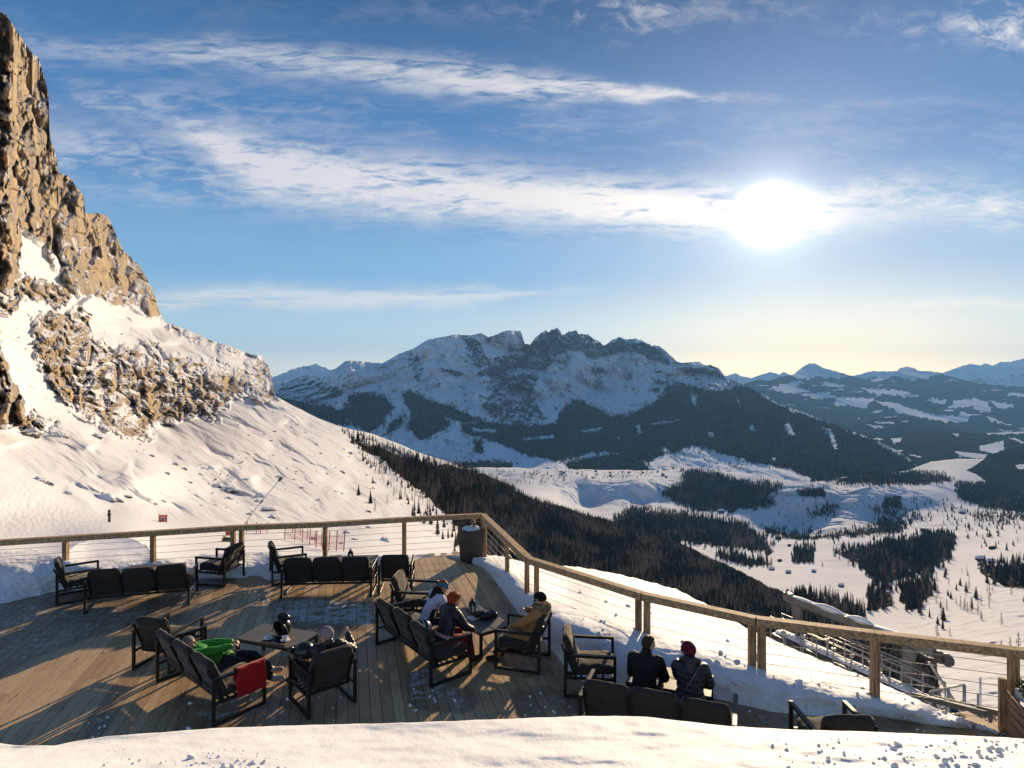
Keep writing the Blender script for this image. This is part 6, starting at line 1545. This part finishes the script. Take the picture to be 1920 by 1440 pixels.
b_tube(bm, [q['sh'][1] + q['up'] * .09 - fwd * .06, q['chest'] - fwd * .165 + q['sd'] * .06, q['waist'] - fwd * .185 - q['sd'] * .06, q['hipc'] - fwd * .19 - q['sd'] * .15 + q['up'] * .08], .006, 6)
bm_obj('bag_strap', bm, m_steel, W7['root'])
# ------------------------------------------------------------------ ski lift below the terrace
m_grey = pmat('lift_paint', (.16, .155, .135), .5, var=.12, scale=2, bump=.1, spec=.3)
m_galv = pmat('galvanised_steel', (.34, .34, .33), .45, var=.15, metal=.5, bump=0)
m_dsteel = pmat('dark_steel', (.05, .05, .052), .5, bump=0)
m_tyre = pmat('pale_tyre', (.55, .46, .33), .7, bump=0)
def lift():
    a = P3(1478, 1122, 38); b = P3(1752, 1222, 30.5)
    root = empty('ski_lift', (a.x, a.y, a.z - 6), 0, 'grey steel ski lift end frame with walkway and guide wheels below the railing', 'ski lift')
    O = Vector((a.x, a.y, a.z - 6)); u = (b - a).normalized(); s = Vector((u.y, -u.x, 0)).normalized()      # s points away from the deck side, to the right
    A = a - O; B = b - O
    bm = bmesh.new(); b_bar(bm, A, B, .34, .42); b_bar(bm, A + Vector((0, 0, .22)), B + Vector((0, 0, .22)), .42, .03); b_bar(bm, A - Vector((0, 0, .22)), B - Vector((0, 0, .22)), .42, .03); bm_obj('main_beam', bm, m_grey, root, bevel=.01)
    for k, ln in ((.07, 3.6), (.86, 3.6)):
        for off in (0,):
            bm = bmesh.new(); p = A.lerp(B, k) + s * off; w0, w1, th = .62, .26, .24
            vs = []
            for (w, z, sh) in ((w0, -.22, 0), (w1, -ln, .1 if k > .5 else .35)):
                for q in (-1, 1):
                    for r_ in (-1, 1): vs.append(bm.verts.new(p + u * (q * w / 2 + (sh if k < .5 else -sh * 2.2)) + s * r_ * th / 2 + Vector((0, 0, z))))
            for f in ((0, 1, 3, 2), (4, 6, 7, 5), (0, 4, 5, 1), (2, 3, 7, 6), (0, 2, 6, 4), (1, 5, 7, 3)): bm.faces.new([vs[i] for i in f])
            bm_obj('leg', bm, m_grey, root, bevel=.01)
    for k, q in ((.17, -.10), (.80, -.16), (.97, .20)):
        bm = bmesh.new(); p = A.lerp(B, k); b_bar(bm, p + Vector((0, 0, .2 if k < .9 else -.6)), p + u * q * 9 + Vector((0, 0, -3.2)) - s * .3, .11, .11); bm_obj('brace', bm, m_dsteel if k < .9 else m_galv, root)
    # head sheaves
    for k in (0, .34):
        bm = bmesh.new(); c = B + u * (.25 + k) + Vector((0, 0, -.18)); M = Matrix((s, u, Vector((0, 0, 1)))).transposed()
        rr_ = [(.06, .27), (.05, .31), (-.05, .31), (-.06, .27)]
        ring = [[bm.verts.new(c + M @ Vector((x, r * math.cos(t_), r * math.sin(t_)))) for t_ in [2 * math.pi * i / 20 for i in range(20)]] for x, r in rr_]
        for m_, n_ in zip(ring, ring[1:]):
            for i in range(20): bm.faces.new((m_[i], m_[(i + 1) % 20], n_[(i + 1) % 20], n_[i]))
        bm.faces.new(ring[0]); bm.faces.new(ring[-1][::-1]); bm_obj('sheave_wheel', bm, m_dsteel, root)
    bm = bmesh.new(); b_bar(bm, A - u * .25 + Vector((0, 0, .1)), A + u * .25 + Vector((0, 0, .1)), .36, .5); b_bar(bm, A - u * .2 + Vector((0, 0, .3)), A + Vector((0, 0, .55)), .1, .1); bm_obj('end_plate', bm, m_grey, root, bevel=.02)
    # snow lying on the beam
    bm = bmesh.new()
    for k0, k1, hh in ((.05, .2, .08), (.22, .42, .2), (.48, .62, .2), (.66, .9, .07)):
        n = 12
        for i in range(n):
            f0 = k0 + (k1 - k0) * (i + .5) / n; h_ = hh * math.sin(math.pi * (i + .5) / n) + .03; p = A.lerp(B, f0) + Vector((0, 0, .235))
            ellipsoid(bm, p, (.2, .2 + (k1 - k0) * 8.5 / n, h_), Matrix((s, u, Vector((0, 0, 1)))).transposed(), 2)
    fuse('snow_cap', bm, m_bank, root, .04, 3)
    # walkway with guard rails
    wa = A + Vector((0, 0, -2.1)) + s * .7 - u * .3; wb = B + Vector((0, 0, -2.3)) + s * .7 + u * .6
    bm = bmesh.new(); b_bar(bm, wa, wb, .9, .10); b_bar(bm, wa - Vector((0, 0, .5)) - s * .46, wb - Vector((0, 0, .5)) - s * .46, .06, .62); bm_obj('walkway', bm, m_dsteel, root)
    bm = bmesh.new(); b_bar(bm, wa - s * .50 - Vector((0, 0, .12)), wb - s * .50 - Vector((0, 0, .12)), .05, .34); bm_obj('kick_plate', bm, m_grey, root)
    bm = bmesh.new()
    for i in range(40):
        k = (i + .5) / 40; p = wa.lerp(wb, k) - s * .2 + Vector((0, 0, .05)); ellipsoid(bm, p, (.42, .24, .10 + .10 * abs(math.sin(k * 14))), Matrix((s, u, Vector((0, 0, 1)))).transposed(), 2)
    fuse('snow_layer', bm, m_bank, root, .05, 3)
    for side in (-.5, .5):
        for i in range(10):
            bm = bmesh.new(); p = wa.lerp(wb, i / 9.0) + s * side; b_bar(bm, p - Vector((0, 0, .3)), p + Vector((0, 0, 1.12)), .05, .05); bm_obj('guard_post', bm, m_galv, root)
        for z in (.55, 1.1):
            bm = bmesh.new(); b_tube(bm, [wa + s * side + Vector((0, 0, z)), wb + s * side + Vector((0, 0, z))], .025, 6); bm_obj('guard_rail', bm, m_galv, root)
    rr = random.Random(6)
    for i in range(7):
        bm = bmesh.new(); p = wa.lerp(wb, .18 + .1 * i) + s * rr.uniform(.2, 1.8); b_tube(bm, [p - Vector((0, 0, .2)), p + Vector((0, 0, rr.uniform(1.2, 1.9)))], .035, 8)
        b_box(bm, p + Vector((0, 0, 1.0)), (.22, .10, .16)); bm_obj('guide_strut', bm, m_galv, root)
    for z in (1.35, 1.7):
        bm = bmesh.new(); b_tube(bm, [A.lerp(B, .18) + s * 1.2 - Vector((0, 0, 2.2 - z)), A.lerp(B, .95) + s * 1.2 - Vector((0, 0, 2.2 - z))], .03, 6); bm_obj('guide_rail', bm, m_galv, root)
lift()
def conveyor():
    a = P3(1752, 1308, 17.5); b = P3(1905, 1346, 13.2); root = empty('conveyor', (a.x, a.y, a.z - 1.2), 0, 'dark roller frame with pale tyres beyond the snow drift, left of the plant box', 'conveyor')
    O = Vector((a.x, a.y, a.z - 1.2)); u = (b - a); L = u.length; u = u.normalized(); s = Vector((u.y, -u.x, 0)).normalized(); A = a - O; B = b - O
    for q in (0, .55):
        bm = bmesh.new(); b_bar(bm, A + s * q, B + s * q, .07, .12); bm_obj('side_beam', bm, m_dsteel, root)
    for i in range(9):
        bm = bmesh.new(); p = A.lerp(B, (i + .5) / 14); b_bar(bm, p, p + s * .55, .05, .05); bm_obj('roller', bm, m_galv, root)
    M = Matrix((s, u, Vector((0, 0, 1)))).transposed()
    for i in range(4):
        c = A.lerp(B, .50 + .115 * i) - s * .05 + Vector((0, 0, -.16)); bm = bmesh.new(); pts_ = [c + M @ Vector((0, .17 * math.cos(t_), .17 * math.sin(t_))) for t_ in [2 * math.pi * k / 20 for k in range(21)]]
        b_tube(bm, pts_, .04, 8, cap=False); w = bm_obj('wheel', bm, m_tyre, root)
        bm = bmesh.new(); b_tube(bm, [c - s * .03, c + s * .03], .13, 16); bm_obj('rim', bm, m_dsteel, w)
    for k in (0.0, .45, .95):
        bm = bmesh.new(); p = A.lerp(B, k); b_bar(bm, p, p - Vector((0, 0, 2.4)), .08, .08); bm_obj('leg', bm, m_dsteel, root)
conveyor()
def pipe_fence():
    root = None
    q = [P3(1745, 1297, 22), P3(1778, 1290, 21.3), P3(1808, 1284, 20.6)]
    root = empty('guard_frame', (q[0].x, q[0].y, q[0].z - 2), 0, 'grey steel pipe guard frame between the lift legs and the tall white marker pole', 'guard rail'); O = Vector((q[0].x, q[0].y, q[0].z - 2))
    for p in q + [q[0].lerp(q[1], .5), P3(1835, 1300, 20)]:
        bm = bmesh.new(); b_tube(bm, [p - O, p - O - Vector((0, 0, 2.2))], .05, 8); bm_obj('post', bm, m_galv, root)
    for z in (0, .55, .95):
        bm = bmesh.new(); b_tube(bm, [p - O - Vector((0, 0, z)) for p in q], .035, 8); bm_obj('rail', bm, m_galv, root)
    p = P3(1838, 1270, 18); bm = bmesh.new(); b_tube(bm, [p, p - Vector((0, 0, 2.6))], .03, 8); o = bm_obj('marker_pole', bm, m_white); props(o, 'thin pale pole standing left of the wooden plant box, beyond the railing', 'pole')
pipe_fence()

# ------------------------------------------------------------------ things on the snow slope
m_rock = pmat('boulder_stone', (.17, .145, .12), .85, var=.3, scale=1.2, bump=.8, bscale=4, bdist=.1, spec=.1)
m_rocksnow = None
def stone_mat():
    m, t, b = material('snowy_stone')
    co = t.new('ShaderNodeTexCoord').outputs['Object']; geo = t.new('ShaderNodeNewGeometry'); sp = t.new('ShaderNodeSeparateXYZ'); t.l.new(geo.outputs['Normal'], sp.inputs[0])
    n = t.noise(co, 1.3, 5, .65)
    c = t.mix(t.ss(n, .35, .65), (.13, .11, .09, 1), (.27, .20, .13, 1))
    c = t.mix(t.ss(t.m('MULTIPLY_ADD', n, .5, sp.outputs[2]), .62, .75), c, (.85, .85, .87, 1))
    t.put(b.inputs['Base Color'], c); b.inputs['Roughness'].default_value = .85; b.inputs['Specular IOR Level'].default_value = .1
    bp = t.new('ShaderNodeBump'); bp.inputs['Distance'].default_value = .12; t.put(bp.inputs['Height'], t.noise(co, 4, 5)); t.put(b.inputs['Normal'], bp.outputs[0])
    return m
m_stone = stone_mat()
stones = []
for i in range(5):
    bm = bmesh.new(); vs = bmesh.ops.create_icosphere(bm, subdivisions=4, radius=1.0)['verts']
    co = np.array([v.co for v in vs]); d = 1 + .45 * fbm(co[:, 0] * 1.1 + i * 7, co[:, 1] * 1.1, co[:, 2] * 1.1, 4, 3) - .25 * np.round(1.2 * pnoise(co[:, 0] * 1.7, co[:, 1] * 1.7 + i, co[:, 2] * 1.7))
    for v, k in zip(vs, d): v.co = v.co * float(k)
    me = bpy.data.meshes.new('boulder'); bmesh.ops.recalc_face_normals(bm, faces=bm.faces[:]); bm.to_mesh(me); bm.free(); me.materials.append(m_stone)
    for p in me.polygons: p.use_smooth = True
    stones.append(me)
rr = random.Random(21)
spots = [(72, 900, 10, 'snow-capped boulder high on the bright slope, left of the marker pole'), (90, 908, 8, None), (126, 925, 7, None), (200, 935, 20, 'largest snow-covered boulder, right above the dark marker pole'), (222, 940, 8, None), (410, 913, 12, None), (425, 918, 10, None), (440, 922, 13, 'large snowy boulder left of the snow lance'), (428, 935, 8, None), (488, 932, 10, None), (484, 940, 6, None), (328, 872, 8, None), (345, 880, 6, None), (312, 888, 5, None), (375, 890, 5, None), (460, 900, 6, None), (524, 895, 6, None), (502, 958, 12, None), (510, 972, 8, None), (468, 965, 6, None), (566, 915, 5, None), (240, 932, 6, None), (305, 940, 5, None), (290, 945, 4, None), (690, 960, 6, None), (640, 885, 6, None), (655, 850, 5, None), (600, 850, 4, None), (355, 905, 5, None), (282, 855, 5, None), (60, 812, 14, 'rock with a snow cap at the foot of the dark left outcrop'), (108, 818, 16, None), (180, 820, 10, None), (700, 905, 5, None), (545, 845, 5, None), (588, 1012, 7, None), (650, 1000, 8, None), (665, 1012, 7, None), (720, 1015, 8, None), (690, 990, 6, None), (640, 1020, 6, None), (560, 985, 6, None)]
for i in range(60):
    spots.append((rr.uniform(330, 700), rr.uniform(790, 960), rr.uniform(1.5, 3.6), None))
for x, y, s_, lb in spots:
    if y < np.interp(x, SA.px, SA.top) + 12: continue
    p = SA.at(np.array([x]), np.array([y]))[0]; r = s_ / F * p[1]
    o = link(bpy.data.objects.new('boulder', rr.choice(stones))); o.location = Vector(p) - Vector((0, 0, r * .15)); o.scale = (r, r * rr.uniform(.8, 1.2), r * rr.uniform(.55, .8)); o.rotation_euler = (rr.uniform(-.3, .3), rr.uniform(-.3, .3), rr.uniform(0, 6.28))
    props(o, lb or 'small dark rock poking out of the bright snow slope', 'rock', 'rocks on the snow slope')
def on_slope(x, y): return Vector(SA.at(np.array([x]), np.array([y]))[0])
def lance():
    base = on_slope(447, 992); d = base.y; root = empty('snow_lance', base, 0, 'long slanting white snow-making lance on the slope behind the railing', 'snow lance')
    tip = P3(525, 899, d * 1.02) - base; foot = Vector((0, 0, -.5))
    bm = bmesh.new(); b_tube(bm, [foot, tip * .45, tip], [.10, .085, .05], 8); bm_obj('pole', bm, m_white, root)
    bm = bmesh.new(); k = tip * .55; b_tube(bm, [k - tip.normalized() * .25, k + tip.normalized() * .25], .15, 8); bm_obj('clamp', bm, m_galv, root)
    bm = bmesh.new(); b_tube(bm, [tip - tip.normalized() * .25, tip + tip.normalized() * .3], [.13, .24], 10); bm_obj('nozzle_head', bm, m_dsteel, root)
    bm = bmesh.new(); m_ = tip * .3; b_tube(bm, [m_, Vector((m_.x * .2, 0, -.6))], .05, 6); bm_obj('strut', bm, m_galv, root)
lance()
p = on_slope(205, 979); bm = bmesh.new(); hh = 23 / F * p.y; b_tube(bm, [(0, 0, -.3), (0, 0, hh)], .09, 8); b_tube(bm, [(0, 0, hh * .55), (0, 0, hh * .7)], .13, 8); o = bm_obj('marker_post', bm, m_dsteel); o.location = p; props(o, 'short dark marker post on the snow slope left of the orange banner', 'post')
m_orange = pmat('orange_banner', (.75, .16, .06), .7, var=.1, scale=3, bump=0)
def banner(x, y, w, h, label, emblem):
    p = on_slope(x, y + h / 2 + 1); k = p.y / F; root = empty('orange_banner', p, R(-4), label, 'banner', 'orange warning banners on the slope')
    bm = bmesh.new(); b_box(bm, (0, 0, (h / 2 + 1) * k), (w * k, .03, h * k)); bm_obj('cloth', bm, m_orange, root)
    for s in (-1, 1):
        bm = bmesh.new(); b_tube(bm, [(s * (w / 2 + .4) * k, .03, -.3), (s * (w / 2 + .4) * k, .03, (h + 3) * k)], .03, 6); bm_obj('pole', bm, m_red, root)
    if emblem:
        bm = bmesh.new(); b_box(bm, (0, -.021, (h / 2 + 1) * k), (w * .5 * k, .01, h * .5 * k)); pl = bm_obj('sign_panel', bm, m_white, root)
        bm = bmesh.new(); b_box(bm, (w * .02 * k, -.03, (h / 2 + .6) * k), (w * .26 * k, .01, h * .28 * k)); bm_obj('pictogram', bm, m_dkblue, pl)
m_dkblue = pmat('sign_ink', (.10, .06, .12), .6, bump=0)
banner(305, 972, 15, 13, 'orange warning banner with a white sign panel, out on the slope', True); banner(430, 1000, 14, 8, 'plain orange banner low behind the railing posts', False)
m_net, tn, bn = material('red_netting'); co = tn.new('ShaderNodeTexCoord').outputs['UV']
bn.inputs['Base Color'].default_value = (.62, .13, .15, 1); bn.inputs['Alpha'].default_value = .22; bn.inputs['Roughness'].default_value = .9
def net(line, h, label):
    q = [on_slope(x, y) for x, y in line]; root = empty('safety_net', q[0], 0, label, 'safety net', 'red safety nets along the piste'); O = q[0]
    for a, b in zip(q, q[1:]):
        n = max(1, int((b - a).length / 2.5)); bm = bmesh.new(); vs = []
        for i in range(n + 1):
            g = a.lerp(b, i / n) - O; vs.append((bm.verts.new(g + Vector((0, 0, .15))), bm.verts.new(g + Vector((0, 0, h * (1 - .06 * math.sin(math.pi * (i % 2)))))) ))
        for (c, d), (e, f) in zip(vs, vs[1:]): bm.faces.new((c, e, f, d))
        bm_obj('netting', bm, m_net, root)
    for i, p in enumerate(q):
        bm = bmesh.new(); b_tube(bm, [p - O - Vector((0, 0, .3)), p - O + Vector((.1, 0, h * 1.25))], .035, 6); bm_obj('pole', bm, m_red, root)
net([(533, 1012), (552, 1014), (566, 1018), (580, 1022), (592, 1028), (604, 1030), (616, 1032), (630, 1033), (644, 1034)], 1.15, 'red safety net with leaning poles nearer the sofa with the lantern table')
net([(548, 1000), (562, 1006), (575, 1014), (590, 1020), (602, 1024)], 1.0, 'dark red folded safety net above the longer one')
net([(462, 1000), (480, 1000), (488, 1002), (500, 1000)], 1.0, 'short pink safety net right of the pair of railing posts')
def groomer_item():
    p = on_slope(428, 1016); k = p.y / F; root = empty('snow_gun', p, .3, 'yellow and black base of a snow gun behind the railing', 'snow gun')
    m_yel = pmat('yellow_paint', (.62, .38, .04), .5, bump=0)
    bm = bmesh.new(); b_box(bm, (0, 0, 2 * k), (22 * k, 8 * k, 3 * k)); b_box(bm, (-8 * k, 0, 8 * k), (4 * k, 4 * k, 9 * k), Matrix.Rotation(.5, 3, 'Y')); bm_obj('base', bm, m_yel, root, bevel=.02)
    bm = bmesh.new(); b_box(bm, (-2 * k, 0, 6 * k), (12 * k, 6 * k, 5 * k), Matrix.Rotation(.2, 3, 'Y')); b_tube(bm, [(6 * k, 0, 2 * k), (11 * k, 0, 22 * k)], .05, 6); bm_obj('pump', bm, m_dsteel, root, bevel=.02)
groomer_item()
# ------------------------------------------------------------------ hay huts and a footpath on the valley floor
m_hut = pmat('hut_boards', (.06, .045, .035), .9, var=.3, scale=3, bump=0, spec=.05)
def hut(x, y, w, label):
    p = Vector(SB.at(np.array([x]), np.array([y]))[0]); k = w / F * p.y; root = empty('hay_hut', p, rr.uniform(-.5, .5), label, 'hut', 'small dark huts on the valley snow')
    bm = bmesh.new(); b_box(bm, (0, 0, k * .2), (k, k * .8, k * .46)); bm_obj('walls', bm, m_hut, root)
    bm = bmesh.new(); vs = [bm.verts.new(c) for c in ((-k * .6, -k * .5, k * .42), (k * .6, -k * .5, k * .42), (k * .6, k * .5, k * .42), (-k * .6, k * .5, k * .42), (-k * .6, 0, k * .78), (k * .6, 0, k * .78))]
    for f in ((0, 1, 5, 4), (2, 3, 4, 5), (0, 4, 3), (1, 2, 5), (0, 3, 2, 1)): bm.faces.new([vs[i] for i in f])
    bm_obj('roof', bm, m_roof if rr.random() < .4 else m_hut, root)
HL = 'small dark wooden hut standing alone on the valley snow'
for x, y, w in ((1447, 1069, 8), (1478, 1075, 8), (1526, 1073, 7), (1577, 1100, 8), (1838, 1051, 12), (1859, 1056, 11), (1803, 963, 8), (1731, 996, 7), (1462, 1053, 6), (1459, 1012, 8), (1684, 1021, 9), (1480, 1024, 5), (1860, 1030, 8), (1352, 961, 9), (1370, 961, 9), (1684, 936, 8)): hut(x, y, w, HL)
for i in range(16): hut(rr.uniform(1010, 1260), rr.uniform(884, 897), rr.uniform(2.5, 5.5), 'tiny house of the far village at the foot of the great massif')
